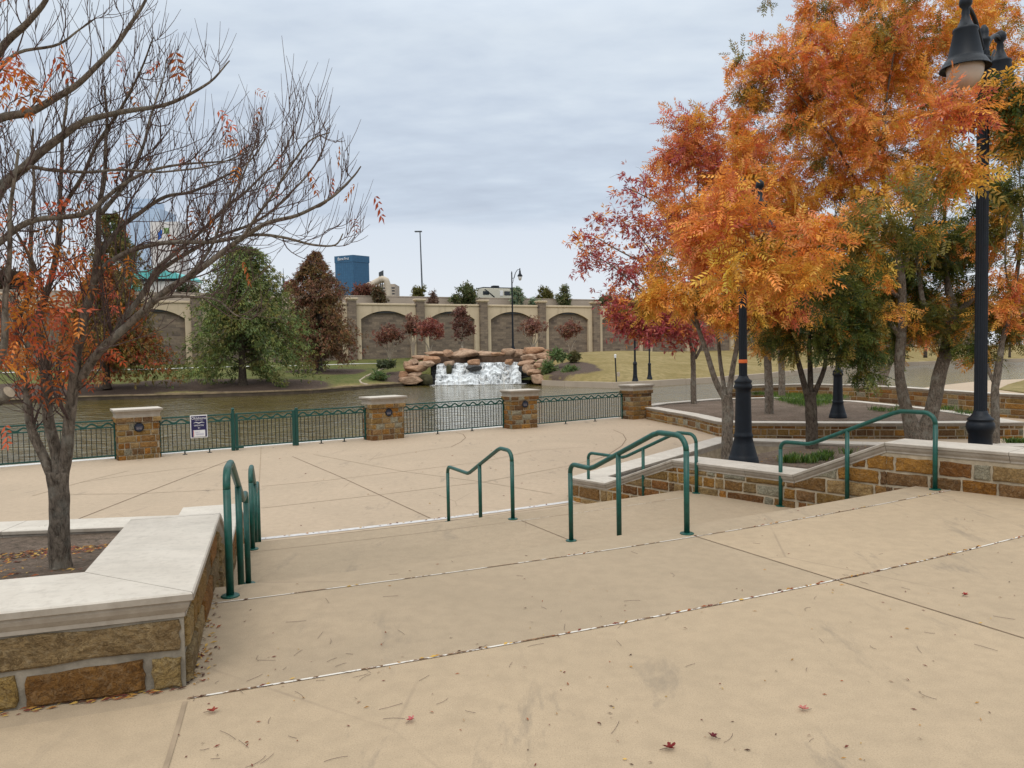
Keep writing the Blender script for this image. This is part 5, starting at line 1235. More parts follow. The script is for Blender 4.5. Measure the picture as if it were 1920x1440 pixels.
# ------------------------------------------------------------------ right-hand trees
Z3 = lambda p, dz=-.15: (p[0], p[1], p[2] + dz)
def right_trees():
    # near orange tree with twin trunks
    b = hit(1722, 822, zsoilR); Y = b[1]
    L1 = [Z3(b), D(1700, 770, Y), D(1686, 700, Y), D(1690, 640, Y), D(1692, 580, Y - .1), D(1690, 520, Y - .2), D(1672, 430, Y - .4), D(1655, 320, Y - .5), D(1660, 200, Y - .5), D(1680, 80, Y - .4)]
    limbs = [(L1, [.27, .135, .118, .115, .10, .085, .06, .045, .032, .018])]
    L2 = [Z3(b), D(1745, 780, Y), D(1760, 710, Y + .1), D(1778, 640, Y + .2), D(1788, 590, Y + .2), D(1776, 530, Y + .4), D(1770, 450, Y + .6), D(1775, 330, Y + .8), D(1790, 180, Y + 1.0)]
    limbs.append((L2, [.25, .17, .155, .14, .12, .07, .055, .04, .022]))
    limbs.append(limb([(1782, 610, Y + .2), (1735, 575, Y + .1), (1722, 500, Y + .1), (1718, 420, Y + .2), (1735, 300, Y + .3)], .075, .025))
    limbs.append(limb([(1786, 600, Y + .2), (1830, 545, Y + .1), (1880, 440, Y), (1925, 370, Y), (1985, 260, Y)], .09, .04))
    limbs.append(limb([(1690, 640, Y), (1650, 575, Y - .3), (1600, 552, Y - .5), (1540, 552, Y - .7), (1480, 548, Y - .9), (1420, 545, Y - 1)], .055, .012))
    limbs.append(limb([(1690, 560, Y - .1), (1640, 520, Y - .4), (1600, 470, Y - .6), (1540, 430, Y - .8), (1480, 420, Y - 1.0), (1430, 390, Y - 1.1)], .05, .012))
    limbs.append(limb([(1680, 470, Y - .3), (1640, 400, Y - .6), (1600, 330, Y - .9), (1560, 260, Y - 1.1), (1500, 180, Y - 1.2), (1440, 130, Y - 1.2)], .05, .010))
    limbs.append(limb([(1660, 350, Y - .5), (1620, 240, Y - .6), (1590, 130, Y - .7), (1560, 20, Y - .8)], .038, .01))
    limbs.append(limb([(1690, 520, Y - .2), (1730, 400, Y - .8), (1760, 280, Y - 1.2), (1790, 160, Y - 1.4)], .045, .012))
    bl = [B(1500, 130, 130, 80, Y - 1, 52, ORANGE), B(1430, 140, 75, 55, Y - 1.1, 27, ORANGE), B(1600, 60, 140, 90, Y - .7, 55, ORANGE), B(1720, 40, 150, 110, Y - .3, 62, GOLD), B(1520, 270, 150, 90, Y - 1, 62, ORANGE), B(1660, 210, 130, 90, Y - 1, 52, ORANGE),
        B(1440, 400, 80, 80, Y - .9, 37, GOLD), B(1570, 390, 120, 70, Y - .8, 40, GOLD), B(1790, 130, 100, 110, Y + .4, 43, GOLD), B(1690, 330, 90, 70, Y - .9, 31, GOLD), B(1770, 320, 60, 50, Y - 1.2, 21, GOLD), B(1560, 520, 110, 40, Y - .7, 27, GOLD),
        B(1690, -70, 240, 90, Y, 55, ORANGE), B(1880, 60, 110, 120, Y + .4, 40, GOLD), B(1430, 500, 70, 50, Y - 1, 21, GOLD), B(1500, 440, 90, 60, Y - .9, 24, ORANGE), B(1640, 120, 120, 70, Y + .5, 34, ORANGE), B(1600, 300, 110, 80, Y + .6, 27, GOLD),
        B(1790, 200, 40, 30, 8.9, 7, REDOR, .25), B(1800, 318, 42, 34, 9.0, 8, GOLD, .25),
        B(1730, 480, 80, 60, Y + .5, 43, GREEN), B(1780, 430, 60, 80, Y + .8, 39, GREEN), B(1770, 600, 70, 45, Y + .1, 39, OLIVE), B(1650, 480, 60, 50, Y + .6, 25, OLIVE), B(1700, 600, 60, 50, Y + .7, 25, GREEN), B(1720, 530, 70, 50, Y + .9, 34, GREEN), B(1800, 500, 50, 70, Y + 1.0, 30, GREEN), B(1660, 560, 50, 60, Y + .8, 24, OLIVE), B(1870, 560, 60, 60, Y + .6, 12, OLIVE), B(1640, 650, 60, 40, Y + .5, 12, GREEN),
        B(1390, 380, 55, 70, Y - 1.1, 34, ORANGE), B(1390, 490, 60, 45, 10.1, 11, GOLD), B(1380, 400, 60, 60, 10.2, 15, ORANGE), B(1470, 520, 70, 34, 10.5, 10, GOLD), B(1540, 440, 90, 45, 10.6, 13, ORANGE), B(1330, 440, 60, 60, 10.8, 14, ORANGE), B(1640, 420, 80, 50, 10.9, 16, OLIVE), B(1740, 400, 70, 60, 10.9, 7, OLIVE), B(1560, 540, 70, 30, 11.6, 14, GREEN), B(1480, 340, 90, 60, Y - .2, 30, ORANGE), B(1590, 180, 120, 90, Y + .2, 40, ORANGE), B(1700, 150, 110, 90, Y + .6, 36, GOLD), B(1400, 240, 40, 70, Y - 1.1, 20, ORANGE), B(1820, 40, 70, 70, Y + .2, 22, GOLD)]
    broadleaf('ash_tree', 'large orange tree with twin grey trunks behind the right stone wall', 'tree', b, limbs, bl, 1, T_NEAR, 22, trunk_n=2, rk=.012, sc=(.75, 1.2))
    # orange and red tree beside the taped lamp post
    b = hit(1362, 860, zsoilR); Y = b[1]; k = .01
    lm = [([Z3(b), D(1364, 800, Y), D(1364, 762, Y), D(1362, 740, Y)], [.125, .112, .115, .12])]
    lm.append(limb([(1360, 748, Y), (1342, 715, Y), (1325, 660, Y), (1306, 600, Y + .1), (1302, 520, Y + .2), (1306, 420, Y + .3), (1310, 300, Y + .4)], .07, .014))
    lm.append(limb([(1362, 750, Y), (1352, 690, Y + .3), (1347, 640, Y + .4), (1340, 560, Y + .5), (1352, 440, Y + .6), (1360, 330, Y + .6)], .05, .014))
    lm.append(limb([(1366, 745, Y), (1374, 690, Y), (1384, 630, Y - .1), (1378, 560, Y - .2), (1392, 480, Y - .3), (1400, 380, Y - .3)], .065, .014))
    lm.append(limb([(1380, 650, Y - .05), (1420, 600, Y - .3), (1460, 570, Y - .4)], .03, .01))
    lm.append(limb([(1312, 620, Y + .1), (1270, 570, Y), (1225, 548, Y - .1)], .03, .008))
    bl = [B(1310, 250, 60, 55, Y + .4, 24, REDOR), B(1270, 300, 45, 50, Y + .4, 15, REDOR), B(1360, 300, 70, 70, Y + .5, 24, REDOR), B(1300, 390, 70, 60, Y + .3, 24, REDOR), B(1390, 420, 70, 60, Y - .1, 24, ORANGE), B(1320, 480, 80, 50, Y + .2, 26, ORANGE), B(1270, 550, 60, 40, Y, 20, GOLD), B(1340, 560, 80, 45, Y, 28, GOLD), B(1420, 560, 70, 45, Y - .2, 26, ORANGE), B(1385, 588, 60, 24, Y - .1, 14, GOLD), B(1440, 500, 50, 50, Y - .2, 16, ORANGE), B(1230, 560, 36, 26, Y - .1, 8, GOLD), B(1400, 350, 50, 60, Y, 18, ORANGE), B(1470, 575, 45, 30, Y - .3, 10, REDOR)]
    broadleaf('ash_tree', 'golden orange tree with forked trunk left of the taped lamp post', 'tree', b, lm, bl, 2, T_NEAR, 20, rk=.011)
    # green tree
    b = hit(1522, 842, zsoilR); Y = b[1]
    lm = [([Z3(b), D(1522, 800, Y), D(1520, 755, Y), D(1518, 735, Y)], [.15, .125, .12, .14])]
    for P, r in (([(1514, 742, Y), (1500, 690, Y), (1488, 640, Y), (1482, 580, Y), (1476, 500, Y)], .075), ([(1520, 738, Y), (1519, 680, Y + .2), (1518, 630, Y + .2), (1530, 560, Y + .2), (1540, 470, Y + .3)], .07), ([(1526, 740, Y), (1546, 690, Y - .1), (1552, 640, Y - .2), (1580, 580, Y - .2), (1610, 520, Y - .2)], .06), ([(1550, 650, Y - .2), (1590, 630, Y - .4), (1630, 640, Y - .5)], .03)): lm.append(limb(P, r, .012))
    bl = [B(1530, 600, 70, 50, Y, 30, GREEN), B(1470, 610, 45, 55, Y, 20, OLIVE), B(1590, 640, 70, 40, Y - .3, 28, GREEN), B(1560, 540, 90, 50, Y, 30, GREEN), B(1630, 590, 55, 55, Y - .2, 22, OLIVE), B(1450, 545, 50, 40, Y, 14, GOLD), B(1630, 690, 34, 26, Y - .4, 9, GREEN), B(1500, 500, 70, 50, Y + .3, 18, OLIVE), B(1600, 480, 70, 50, Y + .3, 18, GREEN), B(1600, 520, 60, 30, Y - .2, 12, GOLD)]
    broadleaf('ash_tree', 'green leaved tree with a dark three forked trunk in the near planter', 'tree', b, lm, bl, 3, T_NEAR, 21, bark='bark_dark', rk=.011)
    # tree behind the tall lamp post
    b = hit(1866, 836, zsoilR); Y = max(b[1], 9.9); b = (D(1866, 836, Y)[0], Y, zsoilR(D(1866, 836, Y)[0], Y))
    lm = [([Z3(b), D(1866, 790, Y), D(1866, 740, Y), D(1868, 715, Y), D(1880, 640, Y), D(1893, 590, Y), D(1902, 540, Y + .1), D(1915, 440, Y + .2), D(1910, 300, Y + .3)], [.095, .085, .082, .08, .06, .052, .045, .035, .018])]
    lm.append(limb([(1866, 722, Y), (1852, 690, Y + .1), (1838, 640, Y + .3), (1835, 560, Y + .5), (1850, 450, Y + .6)], .045, .014)); lm.append(limb([(1900, 560, Y + .1), (1885, 500, Y - .2), (1890, 400, Y - .3)], .03, .01))
    bl = [B(1900, 330, 70, 80, Y + .3, 30, GREEN), B(1890, 220, 60, 60, Y + .3, 20, OLIVE), B(1880, 440, 60, 60, Y, 22, OLIVE), B(1885, 545, 45, 45, Y + .1, 14, ORANGE), B(1870, 610, 50, 40, Y + .4, 16, OLIVE), B(1835, 655, 36, 26, Y + .4, 10, GREEN), B(1960, 420, 70, 160, Y + .3, 24, GREEN), B(1905, 150, 60, 50, Y + .4, 16, GOLD), B(1930, 560, 50, 60, Y + .3, 14, REDOR), B(1850, 380, 40, 60, Y + .8, 14, GREEN), B(1888, 190, 26, 34, 9.45, 9, GREEN, .2), B(1905, 240, 30, 30, 9.5, 8, OLIVE, .2)]
    broadleaf('ash_tree', 'slim forked tree with green and orange leaves behind the tall lamp post', 'tree', b, lm, bl, 4, T_NEAR, 22, rk=.011)
    # crimson tree in the far bed
    b = hit(1301, 757, zsoilF); Y = b[1]
    lm = [([Z3(b), D(1300, 720, Y), D(1300, 690, Y), D(1299, 665, Y)], [.13, .11, .10, .10])]
    for P, r in (([(1299, 672, Y), (1294, 640, Y), (1280, 580, Y), (1240, 500, Y), (1190, 430, Y)], .07), ([(1300, 670, Y), (1310, 620, Y), (1310, 540, Y), (1290, 420, Y), (1280, 330, Y)], .07), ([(1304, 672, Y), (1330, 620, Y + .5), (1360, 540, Y + .5), (1380, 440, Y + .5)], .06), ([(1285, 600, Y), (1220, 560, Y - 1), (1150, 500, Y - 1), (1085, 465, Y - 1)], .045), ([(1290, 630, Y), (1240, 610, Y - 1), (1190, 620, Y - 1.5)], .04), ([(1240, 500, Y), (1180, 480, Y), (1110, 440, Y + .5)], .04), ([(1290, 430, Y), (1230, 380, Y), (1170, 350, Y)], .04)): lm.append(limb(P, r, .018))
    bl = [B(1125, 475, 55, 40, Y - .5, 40, CRIM, None, .55), B(1165, 400, 50, 45, Y, 36, CRIM, None, .5), B(1190, 345, 45, 35, Y, 22, CRIM, None, .5), B(1225, 440, 60, 55, Y, 50, CRIM, None, .9), B(1200, 520, 60, 40, Y - .8, 40, CRIM, None, .9), B(1180, 588, 45, 40, Y - 1.2, 50, CRIM, None, 1.2), B(1215, 612, 50, 24, Y - 1.2, 40, CRIM, None, 1.3), B(1250, 590, 60, 40, Y - .5, 44, CRIM, None, 1.2), B(1280, 622, 60, 28, Y - .3, 36, CRIM, None, 1.1), B(1270, 360, 60, 60, Y, 44, REDOR, None, .9), B(1280, 480, 60, 60, Y, 40, REDOR, None, 1), B(1350, 560, 60, 50, Y + .5, 30, CRIM, None, 1), B(1350, 420, 60, 70, Y + .5, 30, REDOR, None, 1), B(1150, 555, 40, 30, Y - 1, 18, CRIM, None, .8), B(1090, 445, 30, 25, Y - .5, 12, CRIM, None, .5)]
    broadleaf('pistache_tree', 'crimson leaved tree in the far bed, its crown reaching left over the canal', 'tree', b, lm, bl, 5, spray(6, .26, .05, 3), 8, bark='bark', rk=.010, rmin=.006, spreadk=.35)
    # two pale trunks in the far bed
    for px, py, top, lab, w, pals, sd in ((1442, 776, 560, 'pale grey trunked tree in the grassy far bed, nearer of the pair', .135, (GOLD, OLIVE), 6), (1466, 746, 580, 'grey trunked tree at the back edge of the grassy far bed', .14, (REDOR, OLIVE), 7)):
        b = hit(px, py, zsoilF); Y = b[1]; lm = [([Z3(b), D(px, py - 40, Y), D(px - 2, py - 85, Y), D(px - 3, py - 110, Y)], [w * 1.15, w, w * .9, w * .85])]
        for dx, t in ((-22, 540), (6, 520), (34, 560)): lm.append(limb([(px - 2, py - 100, Y), (px + dx * .5, py - 150, Y), (px + dx, t + 30, Y), (px + dx * 1.5, t - 40, Y)], w * .5, .02))
        bl = [B(px - 30, 590, 55, 45, Y, 30, pals[0]), B(px + 40, 600, 55, 45, Y, 30, pals[1]), B(px, 520, 80, 50, Y, 36, pals[0]), B(px + 10, 640, 60, 30, Y, 16, pals[1])]
        broadleaf('shade_tree', lab, 'tree', b, lm, bl, sd, T_MID, 9, bark='bark', rk=.010, rmin=.005, spreadk=.3)
    b = (D(1654, 722, 38)[0], 38, 0.0); Y = 38
    lm = [([(b[0], b[1], -.05), D(1654, 715, Y), D(1655, 700, Y), D(1652, 660, Y), D(1648, 600, Y)], [.28, .22, .20, .13, .05]), limb([(1656, 712, Y), (1664, 695, Y), (1675, 660, Y), (1690, 600, Y)], .16, .04)]
    bl = [B(1640, 610, 60, 40, Y, 36, OLIVE), B(1690, 600, 60, 40, Y, 36, GREEN), B(1665, 560, 70, 40, Y, 30, GREEN)]
    broadleaf('shade_tree', 'grey forked tree beyond the far stone wall, beside the canal', 'tree', b, lm, bl, 8, T_FAR, 8, rmin=.008, spreadk=.35)
right_trees()
def simple_tree(name, label, px, py, w, h, Y, pal, seed, T=None, n=90, per=9, bark='bark_dark', zf=zb, group=None, sc=(.8, 1.3), cat='tree', stems=1, low=.35, thick=.03, lobes=5, spreadk=.35, base=None):
    """crown of several uneven lobes on a forked trunk; px, py foot of the trunk, w x h crown size in photo pixels"""
    rng = random.Random(seed); k = Y / FPX; x, _, z0 = D(px, py, Y); b = base or (x, Y, z0)
    H = h * k; W = w * k; lm = []
    for s in range(stems):
        dx = (s - (stems - 1) / 2) * W * .22 / max(1, stems - 1) * 2 if stems > 1 else 0
        P = [(b[0], Y, b[2] - .2), (b[0] + dx * .3, Y, b[2] + H * low * .6), (b[0] + dx, Y + rng.uniform(-.2, .2), b[2] + H * low * 1.2), (b[0] + dx * 1.3 + rng.uniform(-.1, .1) * W, Y, b[2] + H * .78)]
        r = H * thick * (1 if stems == 1 else .55); lm.append((P, [r, r * .8, r * .6, r * .2]))
    bl = []
    for i in range(lobes):
        a = i / lobes * 2 * math.pi + rng.uniform(-.4, .4); rr = rng.uniform(.16, .30)
        c = np.array([b[0] + math.cos(a) * W * rng.uniform(.12, .27), Y + math.sin(a) * W * .24, b[2] + H * rng.uniform(low + .22, .82)]); bl.append(dict(c=c, r=np.array([W * rr, W * rr * .9, H * (1 - low) * rng.uniform(.2, .32)]), n=n // lobes, pal=pal, dens=1.0))
    bl.append(dict(c=np.array([b[0], Y, b[2] + H * .88]), r=np.array([W * .2, W * .2, H * .13]), n=n // 6, pal=pal, dens=1.0))
    return broadleaf(name, label, cat, b, lm, bl, seed, T if T is not None else T_FAR, per, bark, group, sc, rmin=.008, spreadk=spreadk, trunk_n=stems)
# ------------------------------------------------------------------ bald cypresses on the far bank
def cypress(label, px, py, prof, Y, pals, seed, n=5200, size=.22, lean=0.0):
    """prof: list of (py, left px, right px) of the crown outline from top to bottom"""
    rng = np.random.default_rng(seed); k = Y / FPX; b = np.array(D(px, py, Y)); root = tag(empty('cypress_tree', tuple(b)), label, 'tree')
    rows = [(D(px, p, Y)[2] - b[2], (D(l, p, Y)[0] - b[0]), (D(r, p, Y)[0] - b[0])) for p, l, r in prof]; rows.sort()
    zs = [r[0] for r in rows]; lf = np.interp; H = zs[-1]
    m = MB(); m.tube(smooth([(0, 0, -.3), (0, 0, .3), (.02, 0, H * .2), (.05, 0, H * .55), (0, 0, H * .97)]), resample([H * .045, H * .032, H * .024, H * .014, .02], [0] * 5), 10); m.build('trunk', 'bark_dark', root, True)
    nb = 150; m = MB(); pos, dr, grp = [], [], []
    for i in range(nb):
        t = rng.uniform(0, 1) ** .85; z = zs[0] + (H - zs[0]) * t; a = rng.uniform(0, 2 * math.pi); xl, xr = lf(z, zs, [r[1] for r in rows]), lf(z, zs, [r[2] for r in rows])
        hw = (xr - xl) / 2; cx = (xr + xl) / 2; L = rng.uniform(.58, 1.18)
        ex, ey = cx + math.cos(a) * hw * L, math.sin(a) * hw * L * .9; zt = z + H * .02; zb0 = min(H * .95, z + abs(hw) * .28)
        P = [Vector((0, 0, zb0)), Vector((ex * .5, ey * .5, zb0 + .04 * H)), Vector((ex, ey, zt - .12 * abs(hw)))]; m.tube(smooth(P, 3), resample([max(.03, .02 * hw), .02, .008], P, 3), 4, False)
        c = int(1.6 * n / nb * (.4 + 1.2 * (abs(hw) / max(.1, max(abs(r[2] - r[1]) / 2 for r in rows)))))
        g = rng.integers(0, len(pals))
        for _ in range(c):
            q = rng.uniform(.12, 1.0) ** .75; p = P[0].lerp(P[1], q * 2) if q < .5 else P[1].lerp(P[2], q * 2 - 1)
            w = .05 + .22 * abs(hw) * (.35 + .5 * q)
            pos.append((p.x + rng.normal(0, w * .55), p.y + rng.normal(0, w * .55), p.z + rng.normal(-.10 * hw * q, w * .28))); dr.append((ex + rng.normal(0, .6), ey + rng.normal(0, .6), -.3 * abs(hw) + rng.normal(0, .5))); grp.append(g)
    m.build('branches', 'bark_dark', root, True)
    pos, dr, grp = np.array(pos), np.array(dr), np.array(grp); Q, C = [], []
    for g, pal in enumerate(pals):
        s = grp == g
        if s.any(): q = place(spray(6, size * 1.5, size * .30, seed + g, .35), pos[s], dr[s], rng, (.6, 1.3)); Q.append(q.reshape(-1, 4, 3)); C.append(colours(pal, s.sum(), q.shape[1], rng, .2).reshape(-1, 3))
    quads_obj('crown', np.concatenate(Q), np.concatenate(C), 'needle', root)
CG1 = [lin(112, 126, 66), lin(92, 110, 56), lin(130, 134, 70)]; CG2 = [lin(78, 98, 50), lin(116, 124, 64)]; CG3 = [lin(140, 134, 72), lin(112, 120, 64)]
RU1 = [lin(136, 96, 64), lin(122, 84, 60), lin(112, 88, 58)]; RU2 = [lin(146, 104, 66), lin(124, 108, 66)]; RU3 = [lin(132, 82, 64), lin(118, 96, 62)]
OG1 = [lin(138, 100, 42, 1.17), lin(116, 96, 42, 1.12), lin(158, 88, 48, 1.17)]; OG2 = [lin(100, 96, 42, 1.08), lin(128, 104, 46, 1.12)]; OG3 = [lin(164, 74, 48, 1.20), lin(150, 98, 44, 1.17)]
cypress('big green cypress on the far bank, feathery and broad at the base', 455, 718, [(463, 447, 470), (485, 420, 500), (520, 390, 532), (560, 380, 545), (600, 365, 572), (650, 352, 586), (690, 343, 582), (712, 400, 520)], 62.5, (CG1, CG2, CG3, CG1), 61, 6400)
cypress('russet brown cypress standing right of the big green one', 598, 692, [(473, 583, 594), (500, 562, 612), (540, 540, 652), (575, 545, 640), (610, 534, 672), (650, 532, 676), (678, 548, 668), (686, 590, 640)], 78, (RU1, RU2, RU3), 62, 5600, .23)
cypress('olive and orange cypress on the far bank behind the bare tree', 200, 722, [(505, 190, 214), (560, 150, 255), (610, 120, 285), (660, 100, 312), (695, 92, 316), (712, 150, 260)], 59.5, (OG1, OG2, OG3), 63, 5600)
cypress('tall dark olive cypress rising behind the orange cypress', 215, 700, [(400, 200, 216), (440, 178, 242), (490, 160, 262), (540, 150, 272), (600, 140, 280), (680, 130, 285)], 76, (OG2, CG2, OG2), 64, 4200, .24)
# dark russet trees behind the wall line, far left and between the cypresses
WX = lambda px, bk=6: wall_xy(px, bk)
def on_wall(name, label, px, top, w, pal, seed, back=1.9, n=60, per=8, low=.05, cat='shrub', T=None, group='shrubs growing on top of the highway wall', size=1.0, lobes=4):
    x, y = wall_xy(px, back); k = y / FPX; zt = D(px, top, y)[2]; b = (D(px, 560, y)[0], y, 8.8); h = (zt - 8.8) / k
    return simple_tree(name, label, px, 560, w, h, y, pal, seed, T if T is not None else spray(6, .42 * size, .12 * size, 9), n, per, 'bark_dark', None, group, (.7, 1.3), cat, 3, low, .03, lobes, .3, b)
SH1 = [lin(96, 104, 60, 1.01), lin(76, 90, 50, 0.97), lin(120, 116, 74, 1.01)]; SH2 = [lin(112, 84, 56, 0.97), lin(96, 88, 54, 0.94)]; SH3 = [lin(116, 110, 50, 1.01), lin(96, 92, 44, 0.97)]; SH4 = [lin(110, 132, 104, 1.01), lin(140, 146, 110, 1.01)]
on_wall('shrub', 'brownish shrub on the wall top under the tan pipe', 711, 541, 36, SH2, 71)
on_wall('shrub', 'small round olive tree beyond the parapet, left of the tall light pole', 781, 538, 30, SH3, 72, 7)
on_wall('shrub', 'largest green shrub on the wall top, left of the motorhome', 874, 534, 62, SH1, 73, n=90)
on_wall('shrub', 'pale green shrub right behind the hooked lamp post', 971, 540, 27, SH4, 74)
on_wall('shrub', 'round dark olive tree beyond the parapet, right of the motorhome', 1018, 539, 44, SH3, 75, 9, n=80)
on_wall('shrub', 'upright green shrub with a narrow top, fifth along the wall from the pipe', 1058, 535, 26, SH1, 76)
on_wall('shrub', 'low sparse reddish twiggy shrub between the light pole and the largest shrub', 812, 548, 30, [lin(130, 100, 84, .8), lin(120, 90, 70, .8)], 77, per=2)
on_wall('shrub', 'small green shrub on the wall top beside the crimson tree', 1134, 555, 34, SH1, 78)
on_wall('shrub', 'low pale shrub at the foot of the parapet, right of the motorhome', 1003, 563, 34, SH4, 79, n=40)
CM1 = [lin(140, 86, 70), lin(120, 72, 62), lin(150, 104, 80), lin(112, 84, 66)]; CM2 = [lin(156, 84, 72), lin(130, 72, 64), lin(160, 98, 78)]; CM3 = [lin(146, 98, 84), lin(126, 86, 74), lin(158, 116, 92)]
MY = dict(group='small red trees in front of the highway wall', cat='tree', bark='bark_pale', T=spray(6, .34, .10, 12), thick=.035)
simple_tree('crape_myrtle', 'dark red umbrella shaped small tree, leftmost in front of the arched wall', 731, 676, 70, 68, 92, CM1, 81, n=90, per=5, stems=4, low=.38, **MY)
simple_tree('crape_myrtle', 'upright thin red small tree with pale stems, in front of the first full pilaster', 775, 668, 40, 78, 88, CM3, 82, n=60, per=5, stems=4, low=.42, **MY)
simple_tree('crape_myrtle', 'bright red spreading small tree above the left boulder stack', 806, 665, 66, 66, 86, CM2, 83, n=90, per=5, stems=3, low=.42, **MY)
simple_tree('crape_myrtle', 'tall narrow pinkish brown tree in the second arch, above the waterfall', 867, 662, 52, 92, 90, [lin(134, 88, 76, .8), lin(120, 76, 62, .8), lin(148, 104, 88, .8)], 84, n=90, per=5, stems=1, low=.18, **MY)
simple_tree('crape_myrtle', 'dull red small tree with bare pale stems, right of the hooked lamp post', 1000, 662, 62, 66, 88, CM3, 85, n=80, per=4, stems=4, low=.40, **MY)
simple_tree('crape_myrtle', 'small dark red tree with a pale leaning fork, in the rightmost full arch', 1070, 664, 56, 62, 92, CM1, 86, n=80, per=5, stems=2, low=.42, **MY)
GB = [lin(84, 108, 62), lin(104, 126, 72), lin(122, 130, 78)]
def bush(label, px, py, w, h, Y, seed, pal=GB): simple_tree('shrub', label, px, py, w * .82, h * .85, Y, pal, seed, spray(7, .40, .10, seed), 46, 9, 'bark_dark', None, 'evergreen shrubs around the waterfall', (.5, 1.0), 'shrub', 3, .02, .02, 4, .25)
bush('green juniper trailing over the top of the right boulder stack', 1044, 674, 50, 20, 72.8, 91); bush('green juniper hanging beside the lower right boulders', 1028, 706, 40, 30, 70.2, 92)
bush('round green shrub in the mulch right of the waterfall', 1068, 711, 46, 24, 68.5, 93); bush('grey green shrub at the top of the mulch bed left of the waterfall', 722, 690, 50, 14, 77, 94, [lin(104, 112, 72, .75), lin(86, 98, 62, .75)]); bush('low green shrub in the mulch bed left of the boulders', 711, 712, 42, 16, 72, 95); bush('yellowish low shrub behind the right juniper', 1076, 674, 34, 14, 77, 96, [lin(110, 110, 66, .75), lin(128, 118, 70, .75)])
# trees far away to the right beyond the canal, and behind the wall at the left
FT = dict(group='autumn trees on the slope beyond the canal', T=spray(6, .6, .16, 21), n=100)
simple_tree('autumn_tree', 'distant crimson tree at the right edge beyond the canal', 1893, 668, 60, 80, 118, [lin(150, 52, 50, .8), lin(130, 44, 44, .8)], 101, **FT)
simple_tree('autumn_tree', 'distant orange tree between the tall lamp post and the big trunk', 1822, 668, 90, 130, 112, REDOR, 102, **FT)
simple_tree('autumn_tree', 'distant yellow green tree behind the big twin trunk', 1735, 668, 90, 120, 105, [lin(168, 140, 50, .8), lin(124, 120, 46, .75)], 103, **FT)
simple_tree('autumn_tree', 'distant russet tree behind the green leaved tree', 1600, 670, 90, 110, 108, [lin(150, 90, 60, .75), lin(130, 76, 58, .75)], 104, **FT)
simple_tree('autumn_tree', 'distant olive tree behind the golden orange tree', 1450, 668, 90, 110, 112, OLIVE, 105, **FT)
on_wall('evergreen_tree', 'dark brown tree crowns behind the wall at the far left edge', 12, 508, 90, [lin(92, 76, 52, .7), lin(80, 70, 50, .7), lin(110, 74, 52, .7)], 106, 9, n=110, cat='tree', group=None, size=1.6)
on_wall('evergreen_tree', 'dark green tree crown behind the wall between the cypresses', 352, 535, 80, [lin(80, 90, 56, .7), lin(96, 92, 58, .7)], 107, 8, n=90, cat='tree', group=None, size=1.5)
on_wall('evergreen_tree', 'dull red tree crown behind the wall right of the russet cypress', 683, 533, 44, CM1, 108, 5, n=80, cat='tree', group=None, size=1.2)
on_wall('evergreen_tree', 'dull red tree crown behind the wall left of the russet cypress', 548, 532, 46, CM1, 109, 5, n=80, cat='tree', group=None, size=1.2)
